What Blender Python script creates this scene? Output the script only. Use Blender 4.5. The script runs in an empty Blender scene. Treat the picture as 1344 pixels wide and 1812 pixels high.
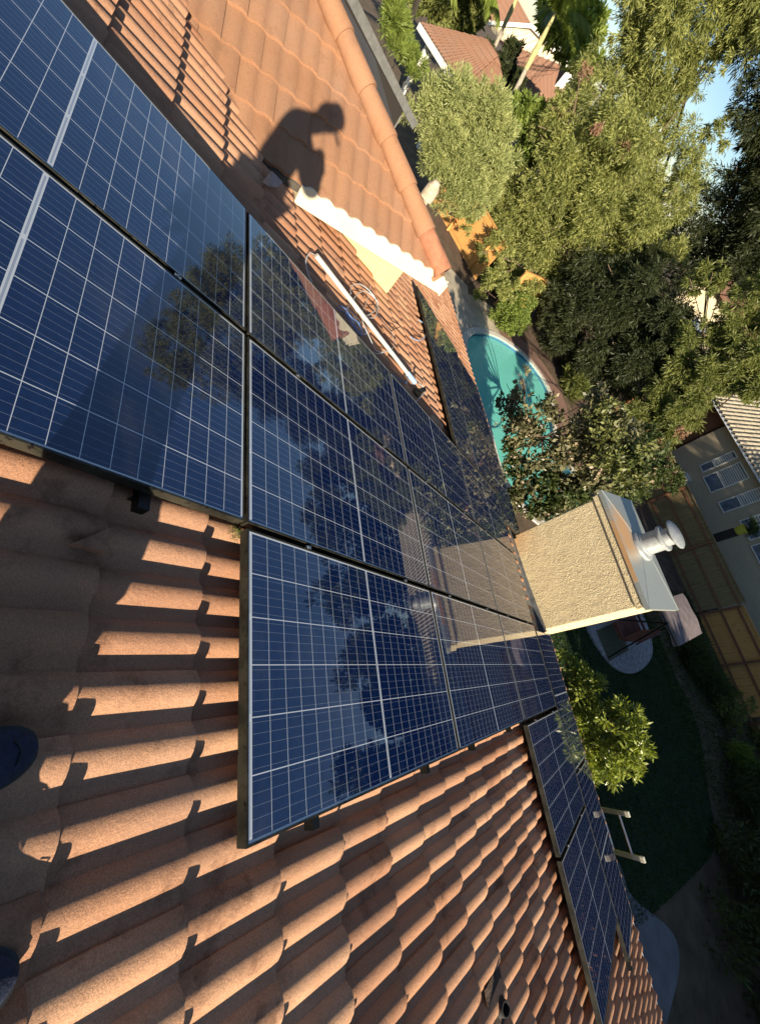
import bpy, bmesh, math, random
import numpy as np
from mathutils import Vector, Matrix, noise
rad = math.radians
random.seed(7); rng = np.random.default_rng(7)
sc = bpy.context.scene
COL = sc.collection

# ------------------------------------------------------------------ camera
CAM = np.array([0.64512, -0.52761, 1.42287])
RW = np.array([[0.13014608, 0.90015393, -0.41567402],
               [0.80345243, 0.14990763, 0.57618738],
               [0.58097005, -0.40896283, -0.70372097]])   # columns: image right, image down, forward
FPX = 730.94
cd = bpy.data.cameras.new("camera"); cam = bpy.data.objects.new("camera", cd); COL.objects.link(cam)
mw = Matrix.Identity(4)
for i in range(3):
    mw[i][0] = RW[i][0]; mw[i][1] = -RW[i][1]; mw[i][2] = -RW[i][2]; mw[i][3] = CAM[i]
cam.matrix_world = mw
cd.sensor_fit = 'VERTICAL'; cd.sensor_height = 24.0; cd.sensor_width = 24.0
cd.lens = FPX / 1812.0 * 24.0
cd.clip_start = 0.02; cd.clip_end = 3000
sc.camera = cam

# ------------------------------------------------------------------ light
SUN = Vector((-0.9082, 0.2569, -0.3303)).normalized()      # travel direction of the light
w = bpy.data.worlds.new("World"); sc.world = w; w.use_nodes = True
nt = w.node_tree; nt.nodes.clear()
out = nt.nodes.new('ShaderNodeOutputWorld'); bg = nt.nodes.new('ShaderNodeBackground')
sky = nt.nodes.new('ShaderNodeTexSky'); sky.sky_type = 'NISHITA'; sky.sun_disc = False
sky.sun_elevation = math.asin(-SUN.z); sky.sun_rotation = math.atan2(-SUN.x, -SUN.y)
sky.altitude = 100; sky.air_density = 1.0; sky.dust_density = 0.2; sky.ozone_density = 3.0
bg.inputs[1].default_value = 0.062
tc = nt.nodes.new('ShaderNodeTexCoord'); mp = nt.nodes.new('ShaderNodeMapping'); mp.inputs[3].default_value = (1, 1, 3)
nz = nt.nodes.new('ShaderNodeTexNoise'); nz.inputs['Scale'].default_value = 2.2; nz.inputs['Detail'].default_value = 7; nz.inputs['Roughness'].default_value = .62
cr = nt.nodes.new('ShaderNodeValToRGB'); cr.color_ramp.elements[0].position = .52; cr.color_ramp.elements[1].position = .78
cr.color_ramp.elements[1].color = (.4, .4, .4, 1)
mx = nt.nodes.new('ShaderNodeMixRGB'); mx.inputs[2].default_value = (6.2, 6.4, 6.8, 1)
L = nt.links.new
L(tc.outputs['Generated'], mp.inputs[0]); L(mp.outputs[0], nz.inputs[0]); L(nz.outputs[0], cr.inputs[0]); L(cr.outputs[0], mx.inputs[0])
L(sky.outputs[0], mx.inputs[1]); L(mx.outputs[0], bg.inputs[0]); L(bg.outputs[0], out.inputs[0])
sd = bpy.data.lights.new("sun", 'SUN'); sd.energy = 5.0; sd.angle = rad(.5); sd.color = (1, .86, .66)
so = bpy.data.objects.new("sun", sd); COL.objects.link(so); so.rotation_euler = SUN.to_track_quat('-Z', 'Y').to_euler(); so.location = (20, -10, 20)
sc.view_settings.view_transform = 'Standard'; sc.view_settings.look = 'None'; sc.view_settings.gamma = 1
sc.view_settings.exposure = 1.12
sc.render.engine = 'CYCLES'
sc.cycles.max_bounces = 7; sc.cycles.diffuse_bounces = 3; sc.cycles.transparent_max_bounces = 8

# ------------------------------------------------------------------ geometry helpers
PIT = rad(22.6); CP, SP, TP = math.cos(PIT), math.sin(PIT), math.tan(PIT)
G = -5.1                                       # height of the garden
def ray(x, y):
    v = RW @ np.array([(x - 672) / FPX, (y - 906) / FPX, 1.0]); return v / np.linalg.norm(v)
def hit(x, y, axis, val):
    v = ray(x, y); return Vector(CAM + v * (val - CAM[axis]) / v[axis])
def gz(x, y, z=G): return hit(x, y, 2, z)
def far(x, y, d):                              # point seen at x,y at horizontal distance d
    v = ray(x, y); return Vector(CAM + v * d / math.hypot(v[0], v[1]))
def pl(a, b, n=0): return Vector((a, b * CP + n * SP, -b * SP + n * CP))   # main roof panel plane
def onpl(x, y, n=0):
    v = ray(x, y); M = np.array([[1, 0, 0], [0, CP, -SP], [0, SP, CP]]); vc = M @ v; cc = M @ CAM
    t = (n - cc[2]) / vc[2]; q = cc + vc * t; return q[0], q[1]

def tag(o, label=None, cat=None, group=None, kind=None):
    if label: o['label'] = label
    if cat: o['category'] = cat
    if group: o['group'] = group
    if kind: o['kind'] = kind
    return o
def empty(name, loc, label, cat, group=None, rz=0):
    o = bpy.data.objects.new(name, None); COL.objects.link(o); o.location = loc; o.rotation_euler = (0, 0, rz)
    o.empty_display_size = .2
    return tag(o, label, cat, group)
def link(name, me, mat, parent=None):
    o = bpy.data.objects.new(name, me); COL.objects.link(o)
    for m in (mat if isinstance(mat, (list, tuple)) else [mat]): me.materials.append(m)
    if parent is not None:
        o.parent = parent
        if not parent.get('_local'): o.matrix_parent_inverse = wm(parent).inverted()
    return o
def wm(o):
    m = Matrix.LocRotScale(o.location, o.rotation_euler, o.scale)
    if o.parent: m = wm(o.parent) @ o.matrix_parent_inverse @ m
    return m
def copy_tree(o, parent=None):
    c = o.copy(); COL.objects.link(c)
    if parent: c.parent = parent
    for ch in [x for x in bpy.data.objects if x.parent == o]: copy_tree(ch, c)
    return c

class MB:
    def __init__(s): s.v = []; s.f = []; s.m = []
    def add(s, vs, fs, mi=0):
        k = len(s.v); s.v += [tuple(q) for q in vs]; s.f += [tuple(i + k for i in f) for f in fs]; s.m += [mi] * len(fs)
    def box(s, c, d, R=None, mi=0, bev=0):
        hx, hy, hz = d[0] / 2, d[1] / 2, d[2] / 2
        bm = bmesh.new(); bmesh.ops.create_cube(bm, size=1)
        for v in bm.verts: v.co = Vector((v.co.x * d[0], v.co.y * d[1], v.co.z * d[2]))
        if bev: bmesh.ops.bevel(bm, geom=bm.edges[:], offset=bev, segments=2, affect='EDGES', profile=.6)
        bm.verts.index_update()
        R = R or Matrix.Identity(3); c = Vector(c)
        s.add([R @ v.co + c for v in bm.verts], [[v.index for v in f.verts] for f in bm.faces], mi); bm.free()
    def beam(s, p, q, wd, ht, up=(0, 0, 1), mi=0, bev=0):
        p, q = Vector(p), Vector(q); y = (q - p); l = y.length; y.normalize(); x = y.cross(Vector(up)).normalized(); z = x.cross(y)
        R = Matrix((x, y, z)).transposed(); s.box((p + q) / 2, (wd, l, ht), R, mi, bev)
    def tube(s, pts, r, seg=8, mi=0, cap=True):
        pts = [Vector(p) for p in pts]; n = len(pts); rs = r if isinstance(r, (list, tuple)) else [r] * n
        vs = []; fs = []; t0 = (pts[1] - pts[0]).normalized()
        u = t0.orthogonal().normalized()
        for i, p in enumerate(pts):
            t = (pts[min(i + 1, n - 1)] - pts[max(i - 1, 0)])
            t = t.normalized() if t.length > 1e-9 else t0
            u = (u - t * u.dot(t)); u = u.normalized() if u.length > 1e-6 else t.orthogonal().normalized(); w2 = t.cross(u)
            for k in range(seg):
                a = 2 * math.pi * k / seg; vs.append(p + (u * math.cos(a) + w2 * math.sin(a)) * rs[i])
        for i in range(n - 1):
            for k in range(seg):
                fs.append((i * seg + k, i * seg + (k + 1) % seg, (i + 1) * seg + (k + 1) % seg, (i + 1) * seg + k))
        if cap: fs += [tuple(range(seg))[::-1], tuple(range((n - 1) * seg, n * seg))]
        s.add(vs, fs, mi)
    def lathe(s, c, prof, seg=32, R=None, mi=0):
        c = Vector(c); R = R or Matrix.Identity(3); n = len(prof)
        vs = [c + R @ Vector((r * math.cos(2 * math.pi * k / seg), r * math.sin(2 * math.pi * k / seg), z)) for r, z in prof for k in range(seg)]
        fs = [(i * seg + k, i * seg + (k + 1) % seg, (i + 1) * seg + (k + 1) % seg, (i + 1) * seg + k) for i in range(n - 1) for k in range(seg)]
        s.add(vs, fs, mi)
    def quad(s, a, b, c, d, mi=0): s.add([a, b, c, d], [(0, 1, 2, 3)], mi)
    def slab(s, poly, off, mi=0):              # prism from a polygon and an offset vector
        off = Vector(off); n = len(poly); P = [Vector(q) for q in poly]
        s.add(P + [q + off for q in P], [tuple(range(n))[::-1], tuple(range(n, 2 * n))] + [(i, (i + 1) % n, (i + 1) % n + n, i + n) for i in range(n)], mi)
    def build(s, name, mat, parent=None, smooth=False):
        me = bpy.data.meshes.new(name); me.from_pydata(s.v, [], s.f)
        if any(s.m): me.polygons.foreach_set('material_index', s.m)
        if smooth: me.polygons.foreach_set('use_smooth', [True] * len(s.f))
        bm = bmesh.new(); bm.from_mesh(me); bmesh.ops.recalc_face_normals(bm, faces=bm.faces)
        if smooth:
            for e in bm.edges:
                if len(e.link_faces) == 2 and e.calc_face_angle(0) > .62: e.smooth = False
        bm.to_mesh(me); bm.free()
        me.update(); return link(name, me, mat, parent)

def np_mesh(name, V, F, mat, parent=None, smooth=False, col=None):
    V = np.asarray(V, dtype=np.float32); F = np.asarray(F, dtype=np.int32); k = F.shape[1]
    me = bpy.data.meshes.new(name); me.vertices.add(len(V)); me.vertices.foreach_set('co', V.ravel())
    me.loops.add(F.size); me.loops.foreach_set('vertex_index', F.ravel())
    me.polygons.add(len(F)); me.polygons.foreach_set('loop_start', np.arange(0, F.size, k, dtype=np.int32))
    me.polygons.foreach_set('loop_total', np.full(len(F), k, dtype=np.int32))
    if smooth: me.polygons.foreach_set('use_smooth', np.ones(len(F), dtype=bool))
    me.update(calc_edges=True)
    if col is not None:
        at = me.color_attributes.new('tint', 'FLOAT_COLOR', 'POINT')
        c4 = np.ones((len(V), 4), dtype=np.float32); c4[:, :3] = col; at.data.foreach_set('color', c4.ravel())
    return link(name, me, mat, parent)

# ------------------------------------------------------------------ materials
MATS = {}
class N:
    def __init__(s, name):
        s.m = bpy.data.materials.new(name); s.m.use_nodes = True; s.t = s.m.node_tree; s.b = s.t.nodes['Principled BSDF']; s.o = s.t.nodes['Material Output']
    def n(s, typ, **kw):
        x = s.t.nodes.new(typ)
        for k, v in kw.items():
            if isinstance(k, str) and hasattr(x, k): setattr(x, k, v)
        return x
    def l(s, a, b): s.t.links.new(a, b)
    def math(s, op, a, b=None, c=None):
        x = s.t.nodes.new('ShaderNodeMath'); x.operation = op
        for i, v in enumerate((a, b, c)):
            if v is None: continue
            if isinstance(v, (int, float)): x.inputs[i].default_value = v
            else: s.l(v, x.inputs[i])
        return x.outputs[0]
    def noise(s, scale, detail=4, rough=.55, vec=None, typ='ShaderNodeTexNoise', out=0):
        x = s.t.nodes.new(typ); x.inputs['Scale'].default_value = scale
        if typ == 'ShaderNodeTexNoise': x.inputs['Detail'].default_value = detail; x.inputs['Roughness'].default_value = rough
        if vec is not None: s.l(vec, x.inputs['Vector'])
        return x.outputs[out]
    def ramp(s, fac, stops):
        x = s.t.nodes.new('ShaderNodeValToRGB'); e = x.color_ramp.elements
        while len(e) < len(stops): e.new(.5)
        for i, (p, c) in enumerate(stops): e[i].position = p; e[i].color = (*c, 1) if len(c) == 3 else c
        s.l(fac, x.inputs[0]); return x.outputs[0]
    def mix(s, fac, a, b, mode='MIX'):
        x = s.t.nodes.new('ShaderNodeMixRGB'); x.blend_type = mode
        for i, v in enumerate((fac, a, b)):
            if isinstance(v, (int, float)): x.inputs[i].default_value = v
            elif isinstance(v, tuple): x.inputs[i].default_value = (*v, 1) if len(v) == 3 else v
            else: s.l(v, x.inputs[i])
        return x.outputs[0]
    def obj(s):
        x = s.t.nodes.new('ShaderNodeTexCoord'); return x.outputs['Object']
    def bump(s, h, strength=.5, dist=.01):
        x = s.t.nodes.new('ShaderNodeBump'); x.inputs['Strength'].default_value = strength; x.inputs['Distance'].default_value = dist
        s.l(h, x.inputs['Height']); s.l(x.outputs[0], s.b.inputs['Normal']); return x
def simple(name, col, rough=.6, metal=0, nscale=0, amt=.3, bump=0, bscale=60, bdist=.003, spec=.5):
    m = N(name); m.b.inputs['Roughness'].default_value = rough; m.b.inputs['Metallic'].default_value = metal; m.b.inputs['Specular IOR Level'].default_value = spec
    co = m.obj()
    if nscale:
        c = m.mix(m.ramp(m.noise(nscale, 6, .6, co), [(.3, (0, 0, 0)), (.7, (1, 1, 1))]), tuple(x * (1 - amt) for x in col), tuple(min(1, x * (1 + amt * .6)) for x in col))
        m.l(c, m.b.inputs['Base Color'])
    else: m.b.inputs['Base Color'].default_value = (*col, 1)
    if bump: m.bump(m.noise(bscale, 6, .6, co), bump, bdist)
    MATS[name] = m.m; return m.m

def tile_material(name, dark, mid, light, stain=.5):
    m = N(name); co = m.obj()
    at = m.t.nodes.new('ShaderNodeAttribute'); at.attribute_name = 'tint'
    base = m.mix(at.outputs['Fac'], dark, light)
    base = m.mix(m.ramp(m.noise(3.0, 6, .65, co), [(.35, (0, 0, 0)), (.7, (1, 1, 1))]), base, mid)
    grain = m.noise(210, 5, .85, co); gr = m.ramp(grain, [(.34, (.55, .53, .52)), (.52, (1, 1, 1)), (.68, (1.55, 1.48, 1.4))])
    base = m.mix(.75, base, gr, 'MULTIPLY')
    st = m.ramp(m.noise(5.5, 8, .7, co), [(.56, (0, 0, 0)), (.72, (1, 1, 1))])
    base = m.mix(m.math('MULTIPLY', st, stain), base, tuple(x * .38 for x in dark))
    bl = m.ramp(m.noise(1.7, 5, .6, co), [(.45, (0, 0, 0)), (.75, (1, 1, 1))])
    base = m.mix(m.math('MULTIPLY', bl, .28), base, (.20, .17, .15))
    m.l(base, m.b.inputs['Base Color']); m.b.inputs['Roughness'].default_value = .9; m.b.inputs['Specular IOR Level'].default_value = .12
    hh = m.math('ADD', grain, m.math('MULTIPLY', m.noise(40, 5, .6, co), 1.5))
    m.bump(hh, .8, .003); MATS[name] = m.m; return m.m
TILE = tile_material('terracotta_tile', (.29, .13, .072), (.43, .225, .128), (.56, .33, .20), .8)
TILE2 = tile_material('sunny_tile', (.29, .15, .082), (.33, .178, .10), (.375, .205, .118), .35)
TILEHIP = tile_material('hip_tile', (.32, .17, .095), (.35, .19, .11), (.38, .21, .12), .3)
TILEN = tile_material('neighbour_tile', (.19, .10, .068), (.23, .13, .088), (.27, .155, .105), .2)
TILEP = tile_material('pale_tile', (.30, .27, .20), (.36, .32, .24), (.40, .36, .27), .2)

def stucco(name, c1, c2, sc_=66, strength=.75, stainz=None):
    m = N(name); co = m.obj()
    n1 = m.noise(4, 5, .6, co); base = m.mix(n1, c1, c2)
    mpz = m.t.nodes.new('ShaderNodeMapping'); mpz.inputs[3].default_value = (.35, .35, 3.2); m.l(co, mpz.inputs[0])
    bz = m.noise(2.2, 5, .6, mpz.outputs[0]); base = m.mix(m.ramp(bz, [(.42, (0, 0, 0)), (.62, (.55, .55, .55))]), base, tuple(x * .72 for x in c1))
    mpx = m.t.nodes.new('ShaderNodeMapping'); mpx.inputs[3].default_value = (6, 6, .5); m.l(co, mpx.inputs[0])
    sx_ = m.noise(1.3, 5, .65, mpx.outputs[0]); base = m.mix(m.ramp(sx_, [(.56, (0, 0, 0)), (.72, (.45, .45, .45))]), base, tuple(x * .55 for x in c1))
    v = m.t.nodes.new('ShaderNodeTexVoronoi'); v.feature = 'SMOOTH_F1'; v.inputs['Scale'].default_value = sc_
    dn = m.t.nodes.new('ShaderNodeTexNoise'); dn.inputs['Scale'].default_value = 14; dn.inputs['Detail'].default_value = 3; m.l(co, dn.inputs[0])
    mixv = m.mix(.12, co, dn.outputs['Color'], 'ADD'); m.l(mixv, v.inputs['Vector'])
    h = m.math('ADD', v.outputs[0], m.math('MULTIPLY', m.noise(95, 4, .6, co), .5))
    base = m.mix(m.ramp(h, [(.3, (0, 0, 0)), (.9, (1, 1, 1))]), base, tuple(x * 1.08 for x in c2))
    if stainz is not None:
        sp = m.t.nodes.new('ShaderNodeSeparateXYZ'); m.l(co, sp.inputs[0])
        k = m.math('SUBTRACT', 1.0, m.math('MULTIPLY', m.math('ADD', sp.outputs[2], -stainz[2]), 1.9))
        k2 = m.math('SUBTRACT', 1.0, m.math('MULTIPLY', m.math('ADD', sp.outputs[0], -stainz[0]), 2.2))
        f = m.math('MULTIPLY', m.math('MAXIMUM', k, 0), m.math('MAXIMUM', k2, 0)); f = m.math('MULTIPLY', f, m.math('ADD', m.noise(5, 4, .5, co), .5))
        f2 = m.math('MINIMUM', f, .75); base = m.mix(f2, base, (.62, .30, .12))
    m.l(base, m.b.inputs['Base Color']); m.b.inputs['Roughness'].default_value = .92; m.b.inputs['Specular IOR Level'].default_value = .15
    hm = m.math('MULTIPLY', h, m.ramp(m.noise(6, 5, .65, co), [(.3, (.35, .35, .35)), (.7, (1.3, 1.3, 1.3))])); m.bump(hm, strength, .016); MATS[name] = m.m; return m.m
STUC = stucco('chimney_stucco', (.56, .455, .26), (.65, .54, .335), stainz=(-1.57, 0, -2.35))
STUCY = stucco('yellow_stucco', (.60, .46, .20), (.66, .52, .25), 60, .4)
STUCN = stucco('neighbour_stucco', (.42, .345, .24), (.47, .39, .27), 30, .3)
CREAM = stucco('cream_stucco', (.62, .52, .34), (.68, .58, .40), 20, .3)

WHITE = simple('white_paint', (.78, .76, .68), .5, nscale=9, amt=.12, bump=.15)
FASC = simple('cream_fascia_paint', (.66, .60, .43), .6, nscale=5, amt=.14, bump=.2, bscale=25)
ALU = simple('aluminium', (.62, .62, .60), .32, 1.0, nscale=12, amt=.2, bump=.1, bscale=180)
GALV = simple('galvanised_steel', (.36, .38, .38), .45, .25, nscale=22, amt=.22, bump=.12, bscale=25)
BLACK = simple('black_anodised', (.018, .019, .018), .35, .6, nscale=40, amt=.4)
BLACKP = simple('black_plastic', (.012, .013, .016), .4)
BLUEW = simple('blue_wire', (.10, .19, .42), .4)
GREYW = simple('grey_wire', (.55, .60, .62), .4)
DARKW = simple('dark_wire', (.03, .035, .05), .4)
TAPE = simple('blue_tape', (.35, .55, .80), .5)
NAVY = simple('navy_shoe_knit', (.010, .019, .05), .85, nscale=90, amt=.5, bump=.7, bscale=160)
RUBBER = simple('black_rubber', (.02, .02, .02), .6)
SOLEW = simple('pale_midsole', (.62, .62, .58), .5)
SKIN = simple('skin', (.55, .33, .23), .5, nscale=30, amt=.15, bump=.1, bscale=200)
SHIRT = simple('grey_shirt', (.14, .15, .17), .9, nscale=20, amt=.3, bump=.3, bscale=30)
JEANS = simple('denim', (.05, .075, .13), .9, nscale=60, amt=.3, bump=.3, bscale=300)
HAIR = simple('dark_hair', (.03, .02, .015), .6)
LIP = simple('lips', (.42, .18, .15), .5)
EYEW = simple('eye_white', (.8, .8, .78), .25)
EYED = simple('eye_dark', (.03, .02, .01), .2)
TRUNK = simple('bark', (.16, .11, .075), .9, nscale=12, amt=.5, bump=.8, bscale=25, bdist=.02)
PALMT = simple('palm_bark', (.33, .29, .23), .9, nscale=14, amt=.35, bump=.8, bscale=14, bdist=.02)
PALMS = simple('palm_crownshaft', (.42, .38, .17), .7, nscale=6, amt=.3)
LINERW = simple('gutter_white', (.70, .74, .80), .4, nscale=6, amt=.15)
DARKM = simple('dark_soffit', (.10, .085, .07), .8, nscale=5, amt=.3)
GREYBEAM = simple('grey_beam', (.16, .16, .15), .7, nscale=10, amt=.25)
CANV = simple('canopy_fabric', (.20, .165, .165), .9, nscale=6, amt=.25, bump=.3, bscale=12, bdist=.02)
CUSH = simple('red_brown_cushion', (.16, .065, .05), .9, nscale=7, amt=.3, bump=.3, bscale=15, bdist=.02)
STONE = simple('stone_paver', (.32, .32, .33), .85, nscale=9, amt=.5, bump=.6, bscale=30)
MULCH = simple('mulch_soil', (.11, .07, .045), .95, nscale=3, amt=.5, bump=1, bscale=22, bdist=.04)
GRAVEL = simple('dry_soil', (.12, .085, .052), .95, nscale=2, amt=.45, bump=1, bscale=30, bdist=.03)
CONC = simple('patio_concrete', (.17, .17, .18), .85, nscale=2.5, amt=.25, bump=.3, bscale=60)
DECK = simple('deck_concrete', (.47, .41, .31), .85, nscale=1.8, amt=.35, bump=.3, bscale=40)
COPING = simple('pool_coping', (.62, .58, .50), .7, nscale=8, amt=.2, bump=.3, bscale=30)
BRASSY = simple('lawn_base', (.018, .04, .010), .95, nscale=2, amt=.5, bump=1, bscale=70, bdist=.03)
POOLSH = simple('pool_shell', (.16, .62, .55), .6, nscale=2, amt=.12)
GLASSD = simple('window_glass', (.16, .20, .26), .06, 0, nscale=3, amt=.5)
BLIND = simple('white_blind', (.74, .72, .66), .7)
GRASS_G = simple('pot_glaze', (.50, .48, .06), .35)
LEAFY = simple('moss', (.10, .13, .03), .95, nscale=30, amt=.5, bump=1, bscale=60)
SHOELACE = simple('white_lace', (.78, .78, .76), .7)
SHADEB = simple('shade_black', (.025, .02, .016), .9)  # near-black puts shade into the screen boards; also colours the pot stand
HOLE = simple('vent_black', (.015, .015, .015), .8)
LEADG = simple('lead_flashing', (.24, .25, .26), .55, .5, nscale=9, amt=.35, bump=.4, bscale=20)

def wood(name, c1, c2, sc_=(3, 3, .4)):
    m = N(name); co = m.obj(); mpn = m.t.nodes.new('ShaderNodeMapping'); mpn.inputs[3].default_value = sc_; m.l(co, mpn.inputs[0])
    n1 = m.noise(6, 8, .65, mpn.outputs[0]); c = m.mix(m.ramp(n1, [(.3, (0, 0, 0)), (.7, (1, 1, 1))]), c1, c2)
    at = m.t.nodes.new('ShaderNodeAttribute'); at.attribute_name = 'tint'
    kn = m.ramp(m.noise(9, 2, .5, co), [(.66, (0, 0, 0)), (.72, (1, 1, 1))]); c = m.mix(m.math('MULTIPLY', kn, .6), c, tuple(x * .4 for x in c1))
    m.l(c, m.b.inputs['Base Color']); m.b.inputs['Roughness'].default_value = .85; m.bump(n1, .4, .006); MATS[name] = m.m; return m.m
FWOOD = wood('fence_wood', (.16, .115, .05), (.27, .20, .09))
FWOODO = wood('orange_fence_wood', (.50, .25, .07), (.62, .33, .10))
FPOST = wood('fence_post_wood', (.16, .07, .035), (.24, .11, .055))

def brick():
    m = N('brick_paving'); co = m.obj(); b = m.t.nodes.new('ShaderNodeTexBrick'); b.inputs['Scale'].default_value = 4.5
    b.inputs['Color1'].default_value = (.30, .14, .09, 1); b.inputs['Color2'].default_value = (.22, .11, .08, 1); b.inputs['Mortar'].default_value = (.22, .19, .16, 1)
    m.l(co, b.inputs['Vector']); m.l(m.mix(m.noise(7, 5, .6, co), b.outputs[0], (.18, .11, .08)), m.b.inputs['Base Color']); m.b.inputs['Roughness'].default_value = .9
    m.bump(b.outputs[1], -.4, .01); return m.m
BRICK = brick()

def leaf_mat(name, c1, c2, trans=.35, rough=.5, spec=.35):
    m = N(name); at = m.t.nodes.new('ShaderNodeAttribute'); at.attribute_name = 'tint'
    c = m.mix(at.outputs['Fac'], c1, c2); m.l(c, m.b.inputs['Base Color']); m.b.inputs['Roughness'].default_value = rough; m.b.inputs['Specular IOR Level'].default_value = spec
    tr = m.t.nodes.new('ShaderNodeBsdfTranslucent'); m.l(m.mix(1.0, c, (1.2, 1.25, .5), 'MULTIPLY'), tr.inputs[0])
    ms = m.t.nodes.new('ShaderNodeMixShader'); ms.inputs[0].default_value = trans
    m.l(m.b.outputs[0], ms.inputs[1]); m.l(tr.outputs[0], ms.inputs[2]); m.l(ms.outputs[0], m.o.inputs[0]); return m.m
LF_OLIVE = leaf_mat('leaf_pale_olive', (.20, .235, .085), (.46, .48, .20))
LF_FEATH = leaf_mat('leaf_feathery', (.085, .11, .028), (.40, .41, .13))
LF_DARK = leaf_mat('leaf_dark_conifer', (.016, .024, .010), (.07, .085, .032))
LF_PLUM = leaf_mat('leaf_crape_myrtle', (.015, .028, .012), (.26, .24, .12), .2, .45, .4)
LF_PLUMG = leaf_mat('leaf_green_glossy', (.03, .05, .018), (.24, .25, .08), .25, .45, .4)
LF_CIT = leaf_mat('leaf_citrus', (.14, .19, .03), (.34, .38, .08), .3, .35, .5)
LF_BUSH = leaf_mat('leaf_bright_bush', (.10, .15, .03), (.26, .32, .07))
LF_PALM = leaf_mat('leaf_palm', (.14, .20, .03), (.30, .36, .08), .4)
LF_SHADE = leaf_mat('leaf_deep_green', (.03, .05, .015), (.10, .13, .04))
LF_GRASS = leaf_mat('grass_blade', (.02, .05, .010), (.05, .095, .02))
LF_PINK2 = leaf_mat('leaf_blush', (.34, .24, .17), (.48, .38, .27), .3)
LF_PINK = leaf_mat('leaf_dry_pink', (.24, .13, .08), (.38, .24, .16))

def water():
    m = N('pool_water'); co = m.obj(); m.b.inputs['Base Color'].default_value = (.75, 1, .95, 1); m.b.inputs['Roughness'].default_value = .03
    m.b.inputs['Transmission Weight'].default_value = .92; m.b.inputs['IOR'].default_value = 1.33
    m.b.inputs['Base Color'].default_value = (.72, .98, .93, 1)
    m.bump(m.noise(7, 6, .65, co), .5, .06)
    tp = m.t.nodes.new('ShaderNodeBsdfTransparent'); tp.inputs[0].default_value = (.72, .98, .93, 1)
    gl = m.t.nodes.new('ShaderNodeBsdfGlossy'); gl.inputs['Roughness'].default_value = .04
    bn = [x for x in m.t.nodes if x.type == 'BUMP'][0]; m.l(bn.outputs[0], gl.inputs['Normal'])
    fr = m.t.nodes.new('ShaderNodeFresnel'); fr.inputs[0].default_value = 1.33; m.l(bn.outputs[0], fr.inputs['Normal'])
    df = m.t.nodes.new('ShaderNodeBsdfDiffuse'); df.inputs[0].default_value = (.22, .78, .66, 1)
    m1 = m.t.nodes.new('ShaderNodeMixShader'); m1.inputs[0].default_value = .72; m.l(tp.outputs[0], m1.inputs[1]); m.l(df.outputs[0], m1.inputs[2])
    m2 = m.t.nodes.new('ShaderNodeMixShader'); m.l(fr.outputs[0], m2.inputs[0]); m.l(m1.outputs[0], m2.inputs[1]); m.l(gl.outputs[0], m2.inputs[2])
    m.l(m2.outputs[0], m.o.inputs[0]); return m.m
WATER = water()

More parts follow.
